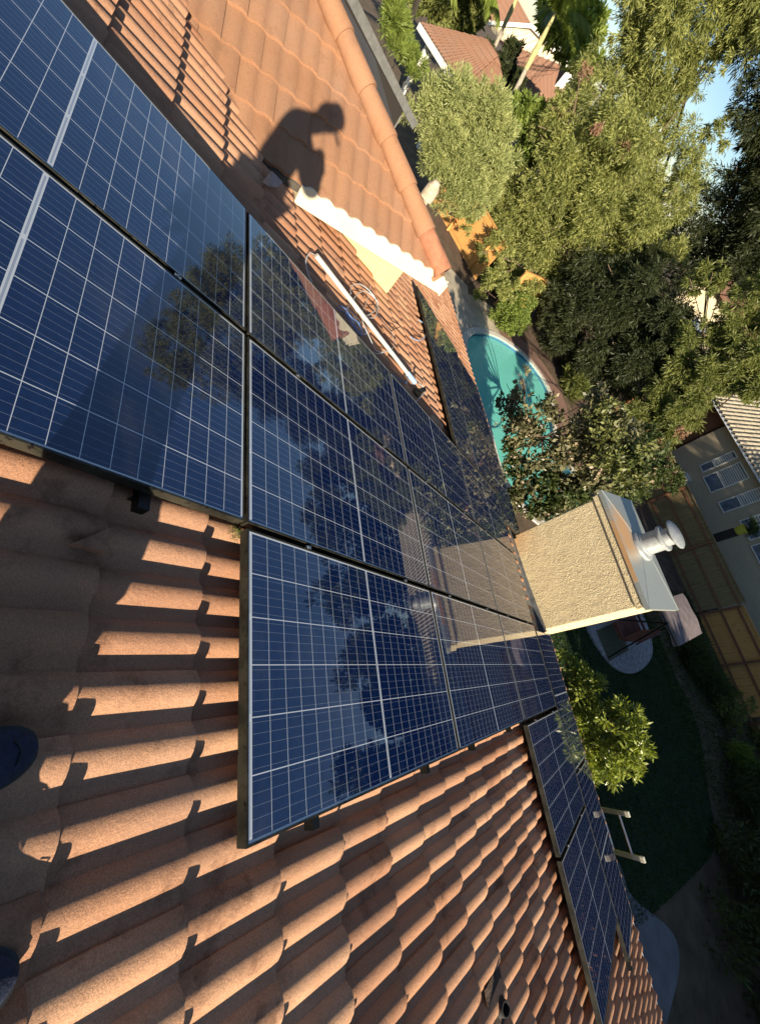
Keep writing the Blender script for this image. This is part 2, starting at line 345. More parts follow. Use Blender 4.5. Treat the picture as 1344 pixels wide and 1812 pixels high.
# solar glass: local x 0..PW, y 0..PL
PW, PL = .978, 1.626
CWD, CHT, MX, MY, BAR = .1587, .0788, .013, .022, .014
def panel_glass():
    m = N('solar_glass'); co = m.obj(); sp = m.t.nodes.new('ShaderNodeSeparateXYZ'); m.l(co, sp.inputs[0]); X, Y = sp.outputs[0], sp.outputs[1]
    M = m.math
    x = M('SUBTRACT', X, MX); y0 = M('SUBTRACT', Y, MY); half = 10 * CHT
    insec = M('GREATER_THAN', y0, half + BAR / 2); y = M('SUBTRACT', y0, M('MULTIPLY', insec, half + BAR))
    cx = M('DIVIDE', x, CWD); cy = M('DIVIDE', y, CHT)
    def edge(c, hw):    # 1 on the line
        f = M('FRACT', c); d = M('MINIMUM', f, M('SUBTRACT', 1.0, f)); return M('LESS_THAN', d, hw)
    inx = M('MULTIPLY', M('GREATER_THAN', x, 0), M('LESS_THAN', x, 6 * CWD)); iny = M('MULTIPLY', M('GREATER_THAN', y, 0), M('LESS_THAN', y, half)); ins = M('MULTIPLY', inx, iny)
    ln = M('MAXIMUM', edge(cx, .0105), edge(cy, .0125)); white = M('MAXIMUM', ln, M('SUBTRACT', 1.0, ins))
    bus = M('MULTIPLY', edge(M('ADD', M('MULTIPLY', cx, 5.0), .5), .016), 1.0)
    # silver ribbons in the end margins and centre bar
    def band(v, lo, hi): return M('MULTIPLY', M('GREATER_THAN', v, lo), M('LESS_THAN', v, hi))
    seg = M('SUBTRACT', 1.0, edge(M('MULTIPLY', cx, .5), .035))
    rb = M('MAXIMUM', M('MAXIMUM', band(Y, .0125, .0165), band(Y, PL - .0165, PL - .0125)), band(y0, half + .004, half + BAR - .004))
    rb = M('MULTIPLY', M('MULTIPLY', rb, seg), inx)
    vo = m.t.nodes.new('ShaderNodeTexVoronoi'); vo.inputs['Scale'].default_value = 75; m.l(co, vo.inputs[0])
    cell = m.mix(m.math('MULTIPLY', m.ramp(vo.outputs['Color'], [(.2, (0, 0, 0)), (.9, (1, 1, 1))]), .5), (.003, .012, .052), (.006, .023, .092))
    cf = m.t.nodes.new('ShaderNodeCombineXYZ'); m.l(M('FLOOR', cx), cf.inputs[0]); m.l(M('FLOOR', cy), cf.inputs[1]); m.l(insec, cf.inputs[2])
    wn = m.t.nodes.new('ShaderNodeTexWhiteNoise'); m.l(cf.outputs[0], wn.inputs[0]); cell = m.mix(M('MULTIPLY', wn.outputs[0], .35), cell, (.003, .009, .060))
    c = m.mix(M('MULTIPLY', bus, .40), cell, (.42, .47, .55)); c = m.mix(white, c, (.56, .60, .63)); c = m.mix(rb, c, (.30, .35, .42))
    dust = m.noise(3.5, 7, .7, co); c = m.mix(m.ramp(dust, [(.5, (0, 0, 0)), (.9, (.018, .018, .018))]), c, (.35, .32, .28))
    m.l(c, m.b.inputs['Base Color']); m.b.inputs['IOR'].default_value = 1.88
    m.l(m.ramp(dust, [(.3, (.012,) * 3), (.8, (.04,) * 3)]), m.b.inputs['Roughness'])
    m.bump(m.noise(1.2, 3, .5, co), .06, .01)
    return m.m
PGLASS = panel_glass()

def frame_mat():
    m = N('panel_frame_black'); co = m.obj(); n1 = m.noise(60, 3, .6, co); n2 = m.noise(7, 4, .6, co)
    c = m.mix(m.ramp(n2, [(.4, (0, 0, 0)), (.6, (1, 1, 1))]), (.016, .016, .012), (.045, .042, .030)); c = m.mix(m.ramp(n1, [(.60, (0, 0, 0)), (.64, (1, 1, 1))]), c, (.004, .004, .004))
    m.l(c, m.b.inputs['Base Color']); m.b.inputs['Metallic'].default_value = .3; m.b.inputs['Roughness'].default_value = .45; return m.m
FRAME = frame_mat()

def rust_metal():
    m = N('rusty_galvanised_cap'); co = m.obj(); sp = m.t.nodes.new('ShaderNodeSeparateXYZ'); m.l(co, sp.inputs[0])
    M = m.math
    # rust around the flue on the viewer's side and along the lower front edge
    dx = M('SUBTRACT', sp.outputs[0], -.98); dy = M('SUBTRACT', sp.outputs[1], 5.33)
    d = M('SQRT', M('ADD', M('MULTIPLY', dx, dx), M('MULTIPLY', M('MULTIPLY', dy, dy), 5.0)))
    f = M('SUBTRACT', 1.15, M('DIVIDE', d, .46)); f = M('MAXIMUM', f, 0)
    e = M('MULTIPLY', M('LESS_THAN', sp.outputs[1], 5.195), M('MULTIPLY', M('LESS_THAN', sp.outputs[0], -.30), M('GREATER_THAN', sp.outputs[0], -1.15)))
    f = M('MAXIMUM', f, M('MULTIPLY', e, .75)); f = M('MULTIPLY', f, M('ADD', M('MULTIPLY', m.noise(8, 6, .65, co), 1.5), .1)); f = M('MINIMUM', M('MULTIPLY', f, 1.35), .9)
    base = m.mix(m.noise(16, 5, .6, co), (.40, .44, .40), (.52, .55, .50)); c = m.mix(f, base, (.50, .27, .10))
    m.l(c, m.b.inputs['Base Color']); m.l(M('MULTIPLY', M('SUBTRACT', 1.0, f), .55), m.b.inputs['Metallic']); m.b.inputs['Roughness'].default_value = .42
    m.bump(m.noise(9, 4, .6, co), .15, .01); return m.m
RUSTCAP = rust_metal()

# ------------------------------------------------------------------ roof tiles
RP = .145; TW = 2 * RP; CO_ = .333
def prof(u, H):
    t = (u % RP) / RP
    k = np.clip(t / .74, 0, 1); h = np.where(t < .74, np.sin(np.pi * k) ** .72, 0.0)
    return H * h
def tile_roof(name, mat, parent, fr, a0, a1, b0, b1, aoff=0., boff=0., H=.031, nu=11, lift=.036, clips=(), skip=None, jit=1.0):
    """fr(a,b,n)->world arrays; tiles as islands; courses run along a, slope runs along b"""
    nc = int(math.ceil((b1 - b0) / CO_)) + 1; na = int(math.ceil((a1 - a0) / TW)) + 2
    us = np.concatenate([np.linspace(0, RP, nu, endpoint=False), np.linspace(RP, TW + .004, nu)])
    pz = prof(np.clip(us, 0, TW - 1e-4), H); pz[0] = .004; pz = pz + .0065 * (1 - us / TW)
    V = []; F = []; C = []; base = 0; n_ = len(us)
    vs_ = np.array([0.0, .4, .93, 1.0])
    fq = []
    for i in range(len(vs_)):
        for j in range(n_ - 1): fq.append((i * n_ + j, i * n_ + j + 1, (i + 1) * n_ + j + 1, (i + 1) * n_ + j))
    for j in range(len(vs_)): pass
    side = [(i * n_, (i + 1) * n_, (len(vs_) + 1) * n_ + i + 1, (len(vs_) + 1) * n_ + i) for i in range(len(vs_) - 1)]
    fq = np.array([f for f in fq] + side)
    for ci in range(nc):
        bb = b0 + boff + ci * CO_
        st = (ci % 2) * RP
        for ti in range(-1, na):
            aa = a0 + aoff + st + ti * TW
            if aa > a1 or aa + TW < a0 or bb > b1: continue
            if skip and skip(aa + TW / 2, bb + CO_ / 2): continue
            r = rng.normal(0, 1, 5) * jit
            vv = vs_ * (CO_ + .05) - .05
            A = aa + us[None, :] + r[3] * .003 * (vs_[:, None] - .5); B = bb + vv[:, None] + r[0] * .003 + 0 * us[None, :] + .004 * r[4] * (us[None, :] / TW - .5)
            Zl = pz[None, :] + lift * vs_[:, None] + r[1] * .0018 + (us[None, :] / TW - .5) * r[2] * .004
            drop = np.full((4, 1), 0.0); Zl[3] -= .0015
            # butt face: same edge lowered
            A2 = np.vstack([A, A[-1:]]); B2 = np.vstack([B, B[-1:] + .002]); Z2 = np.vstack([Zl, Zl[-1:] - .030])
            # side skirt
            Bs = B[:, 0]; Zs = Zl[:, 0] - .016
            P = np.concatenate([np.stack([A2.ravel(), B2.ravel(), Z2.ravel()], 1), np.stack([A[:, 0], Bs, Zs], 1)])
            V.append(P); F.append(fq + base); base += len(P)
            t_ = np.clip(rng.normal(.5, .28), 0, 1); C.append(np.full((len(P), 3), t_))
    V = np.concatenate(V); F = np.concatenate(F); C = np.concatenate(C)
    o = np_mesh(name, fr(V), F, mat, parent, True, C); me = o.data
    bm = bmesh.new(); bm.from_mesh(me)
    for co, no in clips:      # keeps the side opposite to no
        bmesh.ops.bisect_plane(bm, geom=bm.verts[:] + bm.edges[:] + bm.faces[:], plane_co=co, plane_no=no, clear_outer=True, dist=1e-5)
    for e in bm.edges:
        if len(e.link_faces) == 2 and e.calc_face_angle(0) > .7: e.smooth = False
    bm.to_mesh(me); bm.free()
    return o
TN = -.142
def fr_main(P): a, b, n = P[:, 0], P[:, 1], P[:, 2] + TN - .012; return np.stack([a, b * CP + n * SP, -b * SP + n * CP], 1)
XE, ZC = -3.15, -.175
def fr_cross(P):      # a along -Y, b down slope towards +X measured from the eave (b=0 at XE)
    a, b, n = P[:, 0], P[:, 1], P[:, 2] - .03; return np.stack([XE + b * CP + n * SP, -a, ZC - b * SP + n * CP], 1)

house = empty('tile_roof_house', (0, 0, G), 'single storey house under our feet with a terracotta S tile roof, cross wing and chimney', 'house')
ROOF = MB()
# deck under the tiles
for q in ((-9.4, 7.6, -6.0, 6.42),):
    a0, a1, b0, b1 = q
    ROOF.slab([pl(a0, b0, TN - .05), pl(a1, b0, TN - .05), pl(a1, b1, TN - .05), pl(a0, b1, TN - .05)], pl(0, 0, -.10))
roof_deck = ROOF.build('roof_deck', DARKM, house)
vdir = Vector((1, 1, 0)).normalized(); vno = Vector((1, -1, 0)).normalized()
vpt = Vector((XE, -(ZC + .152) / TP, 0))
tiles_main = tile_roof('main_roof_tiles', TILE, house, fr_main, -9.4, 7.6, -2.02, 6.3, aoff=.093 + .066, boff=-.115 + .0, nu=10,
                       skip=lambda a, b: (a < -3.9 and b < 1.3) or (a > -1.35 and a < -.25 and b > 5.85))
# back slope ridge behind the viewer
MBk = MB()
for i in range(26):
    x = -9 + i * .65; MBk.lathe(pl(x, -2.25, -.06), [(.13, 0), (.145, .34), (.15, .68), (.15, .70), (.12, .70)], 20, Matrix.Rotation(rad(90), 3, 'Y'))
MBk.build('ridge_tiles', TILEHIP, house, True)
bk = MB(); p0, p1 = pl(-9.4, -2.3, TN), pl(7.6, -2.3, TN)
bk.slab([p0, p1, p1 + Vector((0, -7, -2.9)), p0 + Vector((0, -7, -2.9))], (0, 0, -.12)); bk.build('back_slope', TILE, house)
# cross wing
CY1 = 2.02     # hip corner
cross = tile_roof('cross_wing_tiles', TILE2, house, fr_cross, -CY1 - .1, 6.2, -5.6, 0.0, aoff=.05, boff=-.06, nu=9, H=.015, lift=.022,
                  clips=[(Vector((-5.72, 0, 0)), Vector((-1, 0, 0))), (Vector((XE, vpt.y, 0)), vno), (Vector((XE, CY1, 0)), Vector((-1, 1, 0)).normalized() * 1.0), (Vector((XE + .012, 0, 0)), Vector((1, 0, 0)))], jit=.8)
cb = MB(); n0 = Vector((SP, 0, CP))
def cr(x, y, n=0): return Vector((x, y, ZC - (x - XE) * TP)) + n0 * n
cb.slab([cr(XE, vpt.y, -.05), cr(XE, CY1, -.05), cr(-5.7, CY1 - 2.55, -.05), cr(-5.7, vpt.y - 2.55, -.05)], n0 * -.06)
zr_ = ZC + 2.55 * TP - .06
cb.slab([Vector((XE, CY1, ZC - .06)), Vector((-5.7, CY1 - 2.55, zr_)), Vector((-8.25, CY1, ZC - .06))], (0, 0, -.06))
cb.slab([Vector((-5.7, CY1 - 2.55, zr_)), Vector((-5.7, -4.5, zr_)), Vector((-8.25, -4.5, ZC - .06)), Vector((-8.25, CY1, ZC - .06))], (0, 0, -.06))
cb.build('wing_deck', DARKM, house)
# hip tiles
hb = MB(); hd = Vector((-1, -1, TP)).normalized(); hc = Vector((XE + .02, CY1 - .02, ZC + .035))
hx = Vector((0, 0, 1)).cross(hd).normalized(); hz_ = hd.cross(hx) * 1.0
Rh = Matrix((hx, hd.cross(hx), hd)).transposed()
for i in range(1, 9):
    st = hc + hd * (i * .40); hb.lathe(st, [(.070, -.012), (.097, -.012), (.100, 0), (.082, .44)], 26, Rh @ Matrix.Rotation(rad(random.uniform(-.8, .8)), 3, 'X'))
hipo = hb.build('hip_tiles', TILEHIP, house, True)
hb = MB(); hb.lathe(hc + hd * .02, [(.068, -.012), (.094, -.012), (.096, 0), (.082, .42)], 26, Rh); he_ = hb.build('hip_end_tile', simple('red_mortar', (.36, .155, .085), .9, nscale=12, amt=.3, bump=.4), house, True)
# mortar bed under hip tiles
mb_ = MB(); mb_.beam(hc + Vector((0, 0, -.06)), hc + hd * 3.6 + Vector((0, 0, -.06)),   .11, .10); mb_.build('hip_mortar', TILEHIP, house)
# fascia with a scalloped top closure that follows the tile ends
fb = MB(); ys = np.arange(vpt.y + .42, CY1 + .10, .0145)
def wav(y): return ZC - .028 + float(prof(np.array([(-y - (-CY1 - .1) - .05) % TW]), .022)[0])
top = [Vector((XE + .02, y, wav(y) + .018)) for y in ys]; bot = [Vector((XE + .02, y, ZC - .155 if y > .45 else ZC - .155)) for y in ys]
n = len(ys); off = Vector((-.02, 0, 0))
vv = top + bot + [q + off for q in top] + [q + off for q in bot]
ff = []
for i in range(n - 1):
    ff += [(i, i + 1, n + i + 1, n + i), (2 * n + i + 1, 2 * n + i, 3 * n + i, 3 * n + i + 1), (i, 2 * n + i, 2 * n + i + 1, i + 1), (n + i, n + i + 1, 3 * n + i + 1, 3 * n + i)]
ff += [(0, n, 3 * n, 2 * n), (n - 1, 3 * n - 1, 4 * n - 1, 2 * n - 1)]
fb.add(vv, ff); fb.box((XE - .30, CY1 + .10, ZC - .10), (.66, .022, .13)); fb.build('fascia', FASC, house)
wl = MB(); WX = -3.75
wl.slab([(WX, 1.99, -1.2), (WX, 1.99, ZC - .08), (WX, -1.6, ZC - .08), (WX, -1.6, -.1), (WX, .2, -.4)], (-.2, 0, 0))
wl.box((WX - 2.3, 1.88, -.75), (4.18, .2, 1.0)); wl.build('wing_wall', STUCY, house)
so_ = MB(); so_.slab([(XE, .4, ZC - .15), (XE, CY1 + .08, ZC - .15), (XE - 5, CY1 + .08, ZC - .15), (XE - 5, .4, ZC - .15)], (0, 0, -.012)); so_.build('soffit', CREAM, house)
fl = MB()   # valley end flashing
def vfl(x, y, n): return pl(*onpl(x, y, n), n)
fl.add([vfl(463, 322, -.075), vfl(480, 302, -.05), vfl(500, 322, -.05), vfl(492, 332, -.07), vfl(474, 330, -.085)], [(0, 1, 2, 3, 4)])
fo = fl.build('valley_flashing', LEADG, house); fo.modifiers.new('s', 'SOLIDIFY').thickness = .003
# eave gutter, fascia, walls
gb = MB(); EB = 6.46; e0 = pl(0, EB, TN)
gy, gzv = e0.y + .015, e0.z - .045
pr_ = [(0, .02), (0, -.09), (.09, -.09), (.115, -.03), (.12, .012), (.112, .012), (.105, -.028), (.085, -.08), (.01, -.08), (.01, .02)]
vs = []; xs = (-9.4, 7.6)
for x in xs: vs += [(x, gy + p, gzv + q) for p, q in pr_]
k = len(pr_); gb.add(vs, [(i, (i + 1) % k, (i + 1) % k + k, i + k) for i in range(k)] + [tuple(range(k))[::-1], tuple(range(k, 2 * k))]); gb.build('gutter', LINERW, house)
hw = MB(); hw.box((-.9, 5.4, (G + e0.z - .1) / 2), (16.6, .2, e0.z - .1 - G)); hw.box((-9.1, 0, (G - 2.9) / 2), (.2, 10.5, -G - 2.9)); hw.box((7.3, 0, (G - 2.9) / 2), (.2, 10.5, -G - 2.9)); hw.build('house_wall', STUCY, house)
# plumbing vent with flashing near the lower right
va, vb = onpl(893, 1778, -.08); vt = MB(); vc = pl(va, vb, TN)
Rm = Matrix.Rotation(-PIT, 3, 'X')
vt.box(pl(va - .02, vb - .03, TN + .030), (.20, .24, .005), Rm); vt.build('vent_flashing', MULCH, house)
vt = MB(); vt.lathe(vc, [(.055, .02), (.036, .06), (.032, .085), (.026, .085), (.026, .04), (0, .04)], 24); vt.build('vent_pipe', HOLE, house, True)
# broken tile corner and mortar patch
bt = MB(); ba, bb_ = onpl(160, 966, -.10)
bt.add([pl(ba - .055, bb_ + .03, -.074), pl(ba + .02, bb_ + .035, -.068), pl(ba + .015, bb_ - .055, -.068), pl(ba - .055, bb_ + .03, -.10), pl(ba + .02, bb_ + .035, -.10), pl(ba + .015, bb_ - .055, -.10)],
       [(0, 1, 2), (5, 4, 3), (0, 3, 4, 1), (1, 4, 5, 2), (2, 5, 3, 0)]); tag(bt.build('tile_shard', TILE, None), 'small triangular chip of broken tile lying on the roof above the shoes', 'tile chip')

# ------------------------------------------------------------------ chimney (part of the house)
chim = bpy.data.objects.new('chimney', None); COL.objects.link(chim); chim.parent = house; chim.matrix_parent_inverse = wm(house).inverted(); chim.location = (-.8, 5.7, -2.5)
CX0, CX1, CYF = -1.555, -.016, 5.25
ch = MB(); ch.box(((CX0 + CX1) / 2, CYF + .40, (-3.2 - .83) / 2), (CX1 - CX0, .80, 3.2 - .83), bev=.012)
shaft = ch.build('stucco_shaft', STUC, chim)
ch = MB(); ch.box(((CX0 + CX1) / 2, CYF + .40, -.785), (CX1 - CX0 + .07, .87, .15), bev=.012); ch.build('trim_band', STUC, chim)
cp = MB(); zt = -.705; ox = .06; xa, xb, ya, yb = CX0 - ox, CX1 + ox, CYF - ox, CYF + .80 + ox
lo = [Vector((xa, ya, zt - .05)), Vector((xb, ya, zt - .05)), Vector((xb, yb, zt - .05)), Vector((xa, yb, zt - .05))]
mi_ = [v + Vector((0, 0, .055)) for v in lo]
cxm, cym = -.82, CYF + .42
tp_ = [Vector((cxm - .16, cym - .13, zt + .045)), Vector((cxm + .16, cym - .13, zt + .045)), Vector((cxm + .16, cym + .13, zt + .045)), Vector((cxm - .16, cym + .13, zt + .045))]
cp.add(lo + mi_ + tp_, [(0, 1, 5, 4), (1, 2, 6, 5), (2, 3, 7, 6), (3, 0, 4, 7), (4, 5, 9, 8), (5, 6, 10, 9), (6, 7, 11, 10), (7, 4, 8, 11), (8, 9, 10, 11)])
for a, b in zip(mi_, tp_): cp.tube([a, b], .004, 5)
cp.build('metal_cap', RUSTCAP, chim)
fx, fy = cxm, cym
f_ = MB(); zb = zt + .06
f_.lathe((fx, fy, zb), [(.215, -.02), (.21, .012), (.165, .03), (.162, .045), (.146, .05), (.146, .245), (.172, .245), (.175, .268), (.165, .278), (.125, .28), (.115, .282), (.115, .32), (.115, .355)], 40)
f_.lathe((fx, fy, zb), [(.0, .355), (.115, .355), (.115, .36), (.10, .365), (.10, .40)], 32)
f_.build('flue_pipe', GALV, chim, True)
f_ = MB(); f_.lathe((fx, fy, zb), [(0, .400), (.165, .400), (.192, .395), (.197, .408), (.175, .425), (0, .437)], 40)
for k in range(4):
    a = k * math.pi / 2 + .5; f_.beam((fx + .125 * math.cos(a), fy + .125 * math.sin(a), zb + .27), (fx + .125 * math.cos(a), fy + .125 * math.sin(a), zb + .405), .02, .003)
f_.build('flue_hat', GALV, chim, True)
# cricket flashing at chimney base
cf = MB(); zz = lambda Y, n: -Y * TP - .152 / 1 + n
cf.add([(CX0 - .1, CYF - .30, zz(CYF - .30, .045)), (CX1 + .1, CYF - .30, zz(CYF - .30, .045)), (CX1 + .1, CYF, zz(CYF, .05)), (CX0 - .1, CYF, zz(CYF, .05)), (CX1, CYF - .012, zz(CYF, .17)), ((CX0 + CX1) / 2, CYF - .012, zz(CYF, .10)), (CX0, CYF - .012, zz(CYF, .06))],
       [(0, 1, 2, 3), (3, 2, 4, 5, 6)]); cf.build('chimney_flashing', LEADG, chim)

# ------------------------------------------------------------------ solar panels
def make_panel():
    r = empty('solar_panel', (0, 0, 0), '', 'solar panel'); r['_local'] = 1
    f = MB(); T = .040; lp = .0075
    for (x0, x1, y0, y1) in ((0, PW, 0, lp), (0, PW, PL - lp, PL), (0, lp, lp, PL - lp), (PW - lp, PW, lp, PL - lp)):
        f.box(((x0 + x1) / 2, (y0 + y1) / 2, -T / 2), (x1 - x0, y1 - y0, T))
    for (x0, x1, y0, y1) in ((lp, PW - lp, lp, .03), (lp, PW - lp, PL - .03, PL - lp)):
        f.box(((x0 + x1) / 2, (y0 + y1) / 2, -T + .0015), (x1 - x0, y1 - y0, .003))
    f.build('frame', FRAME, r)
    g = MB(); e = lp + .0002; g.box((PW / 2, PL / 2, -.0045), (PW - 2 * e, PL - 2 * e, .005)); g.build('glass_laminate', PGLASS, r)
    j = MB(); j.box((PW / 2, PL / 2, -.018), (.10, .14, .02), bev=.004); j.build('junction_box', BLACKP, r)
    return r
proto = make_panel()
A0, PA, PB = -.013, 1.0043, 1.642
panels = []
def place(a, b, label, land=False):
    o = proto if not panels else copy_tree(proto)
    if land:
        m = Matrix.Rotation(-PIT, 4, 'X') @ Matrix.Rotation(rad(90), 4, 'Z'); loc = pl(a + PL, b)
    else: m = Matrix.Rotation(-PIT, 4, 'X'); loc = pl(a, b)
    m.translation = loc
    o.matrix_world = m; o.location = loc; o.rotation_euler = m.to_euler()
    o['label'] = label; o['group'] = 'solar panels mounted on the tiled roof'; panels.append(o)
rowb = [-PB - .022, -.022, PB - .022, 2 * PB - .022]
names = {(-2, 0): 'first row solar panel reaching the top left corner of the photo',
         (-1, 0): 'first row solar panel cut by the left edge, just above bare tiles',
         (-2, 1): 'solar panel alongside the white pole, second row, reflecting tree tops',
         (-1, 1): 'solar panel in the middle of the three in the second row',
         (0, 1): 'nearest whole solar panel with a pitted black frame edge over sunlit tiles',
         (-2, 2): 'solar panel next to the taped end of the white pole, third row',
         (-1, 2): 'middle solar panel of the third row, reflecting the left side of the chimney',
         (0, 2): 'third row solar panel beyond the nearest whole one, reflecting the chimney corner',
         (-2, 3): 'solar panel where the left strip joins, fourth row below the pole',
         (-1, 3): 'solar panel right in front of the left half of the chimney',
         (0, 3): 'fourth row solar panel in front of the right corner of the chimney'}
for (k, r), lb in names.items(): place(A0 + k * PA, rowb[r], lb)
for i, a in enumerate((-3.045, -4.01, -4.985)):
    place(a, 2 * PB - .01, ['panel of the left strip closest to the chimney rows, edged by the dark gap', 'middle panel of the left strip reflecting pool side leaves', 'last panel of the left strip, under the cream fascia end'][i])
for i, a in enumerate((1.006, 2.012)):
    place(a, 3.303, ['lower right panel beside the fourth row, reflecting the citrus bush and brown tiles', 'lowest right panel with only bare tiles beyond its bottom edge'][i])
for i, a in enumerate((.045, 1.70)):
    place(a, 4.955, ['sideways panel at the eave beside the chimney corner and citrus bush', 'sideways panel at the eave by the ladder top'][i], True)
for i, a in enumerate((-3.19, -4.85)):
    place(a, 4.94, ['sideways eave panel left of the chimney, behind the crape myrtle', 'sideways eave panel above the swimming pool'][i], True)
# mounting rails with clamps and tile hooks
def rail(a0, a1, b, label, feet=True, clamps=()):
    p = pl(a0, b, -.065); r = empty('mounting_rail', p, label, 'mounting rail', 'mounting rails under the panels')
    m = MB(); m.beam(pl(a0, b, -.062), pl(a1, b, -.062), .036, .040, up=pl(0, 0, 1)); m.build('rail_beam', ALU if label.startswith('bare') else BLACK, r)
    a = a0 + .12; k = 0
    while a < a1 and feet:
        f = MB(); f.beam(pl(a, b - .03, -.115), pl(a, b + .10, -.115), .03, .006, up=pl(0, 0, 1)); f.beam(pl(a, b - .03, -.12), pl(a, b - .03, -.05), .035, .006, up=pl(0, 1, 0)); f.build('tile_hook', ALU, r); a += 1.22; k += 1
    for c in clamps:
        f = MB(); f.box(pl(c, b, -.004), (.012, .03, .016), Rm); f.lathe(pl(c, b, .004), [(0, .006), (.005, .006), (.005, 0)], 8); f.build('mid_clamp', ALU, r)
    return r
gaps = [A0 + k * PA - .008 for k in (-1, 0)]
g3 = [A0 + k * PA - .008 for k in (-1, 0)]
rail(-2.10, .02, rowb[0] + .35, 'rail under the first row, nearest the feet', clamps=gaps[:1]); rail(-2.10, .015, rowb[0] + 1.27, 'rail under the first row, with a black end stub over the tiles', clamps=gaps[:1])
for r_, nm in ((1, 'second'), (2, 'third')):
    for d, s_ in ((.35, 'upper'), (1.27, 'lower')):
        rail(-2.10, A0 + PA + .02, rowb[r_] + d, '%s rail under the %s row of panels' % (s_, nm), clamps=g3)
for d, s_ in ((.35, 'upper'), (1.27, 'lower')):
    rail(-5.05, A0 + PA - .03, rowb[3] + d, '%s rail under the fourth row and left strip' % s_, clamps=g3); rail(1.0, 3.06, 3.30 + d, '%s rail under the two lower right panels' % s_, clamps=(1.0, 2.005))
rail(.06, 3.5, 5.2, 'upper rail under the eave panels by the ladder', clamps=(1.69,)); rail(.06, 3.4, 5.75, 'lower rail under the eave panels by the ladder', clamps=(1.69,))
rail(-4.9, -1.45, 5.2, 'upper rail under the eave panels above the pool'); rail(-4.9, -1.5, 5.7, 'lower rail under the eave panels above the pool')
br = MB(); ba, bb_ = onpl(242, 872, -.08)
br.box(pl(ba, bb_, -.06), (.055, .035, .006), Rm); br.box(pl(ba - .025, bb_, -.075), (.004, .04, .036), Rm); br.box(pl(ba + .025, bb_, -.075), (.004, .04, .036), Rm)
tag(br.build('rail_end_bracket', BLACK), 'black bracket poking out from under the near panel edge above the tiles', 'bracket')
ms = MB(); ma, mb2 = onpl(418, 942, -.08)
for i in range(900):
    d = rng.normal(0, 1, 2) * (.016, .014); z = -.082 + .02 * math.exp(-(d[0] ** 2 + d[1] ** 2) / .0004); c = pl(ma + d[0], mb2 + d[1], z); q = Vector(rng.normal(0, .0028, 3)); q2 = Vector(rng.normal(0, .0028, 3)); ms.add([c, c + q, c + q2], [(0, 1, 2)])
tag(ms.build('moss_clump', LEAFY), 'green and yellow moss clump on a tile beside the panel corner', 'moss')

# ------------------------------------------------------------------ pole, wires
def opl(x, y, n): return pl(*onpl(x, y, n), n)
pA, pB = opl(559, 452, -.055), opl(722, 662, -.055)
pd = (pB - pA).normalized()
po = empty('aluminium_pole', pA, 'long white aluminium pole lying along the panel edge with blue tape at one end', 'pole')
m = MB(); m.tube([pA, pA + pd * .001, pB], .021, 14); m.build('pole_tube', simple('pole_metal', (.74, .74, .68), .35, .35, nscale=7, amt=.15), po, True)
m = MB()
for k in range(5): m.lathe(pB + pd * (k * .036 - .02), [(.021, 0), (.027, .006), (.027, .024), (.021, .030)], 14, Vector((0, 0, 1)).rotation_difference(pd).to_matrix())
m.build('blue_tape_wrap', TAPE, po, True)
def spline(pts, n=12):
    pts = [Vector(p) for p in pts]; P = [pts[0]] + pts + [pts[-1]]; o = []
    for i in range(1, len(P) - 2):
        for k in range(n):
            t = k / n; a, b, c, d = P[i - 1], P[i], P[i + 1], P[i + 2]
            o.append(.5 * ((2 * b) + (-a + c) * t + (2 * a - 5 * b + 4 * c - d) * t * t + (-a + 3 * b - 3 * c + d) * t ** 3))
    o.append(pts[-1]); return o
def wire(name, px, mat, label, n=-.07, r=.004, lift=None):
    pts = [opl(x, y, n + (lift[i] if lift else random.uniform(-.015, .02))) for i, (x, y) in enumerate(px)]
    m = MB(); m.tube(spline(pts, 10), r, 7); return tag(m.build(name, mat, None, True), label, 'wire', 'loose cables around the pole')
wire('cable', [(558, 452), (548, 448), (541, 462), (545, 485), (552, 500)], GREYW, 'thin wire hooked round the near end of the pole')
wire('cable', [(620, 520), (622, 506), (640, 504), (662, 525), (665, 545), (650, 558), (632, 552), (625, 530), (645, 515), (668, 535), (664, 560), (648, 562)], GREYW, 'pale coiled cable lying on the orange tiles beside the pole', r=.0045)
wire('cable', [(600, 540), (612, 548), (620, 560), (634, 572), (640, 592), (633, 588), (620, 570), (612, 555), (616, 542)], BLUEW, 'blue cable bundle tucked between pole and panel', r=.006)
wire('cable', [(598, 546), (614, 556), (626, 572), (636, 590), (648, 590), (645, 578)], BLUEW, 'blue cable running from the panel edge under the pole', r=.005)
wire('cable', [(615, 545), (630, 560), (640, 578), (643, 590), (634, 594)], DARKW, 'dark cable looping beside the blue bundle', r=.005)
wire('cable', [(664, 545), (672, 562), (690, 584), (698, 582), (708, 578)], DARKW, 'dark cable with connectors stretched over sunny tiles', r=.005)
wire('cable', [(656, 505), (650, 530), (640, 560), (655, 600), (668, 622), (690, 620)], GREYW, 'thin pale cable crossing under the pole middle', r=.003)
wire('cable', [(691, 582), (697, 605), (692, 618), (668, 626), (660, 622)], GREYW, 'grey cable curling back to the panel edge', r=.003)
wire('cable', [(740, 566), (752, 575), (754, 590), (744, 602), (732, 600), (726, 596)], TAPE, 'pale blue cable loop at the edge of the left panel strip', r=.006)
wire('cable', [(728, 672), (742, 680), (752, 690), (744, 702), (736, 710)], GREYW, 'pale cable loop hanging off the taped pole end', r=.005)
wire('cable', [(690, 660), (705, 670), (718, 678), (722, 665)], BLUEW, 'short blue cable before the taped pole end', r=.004)
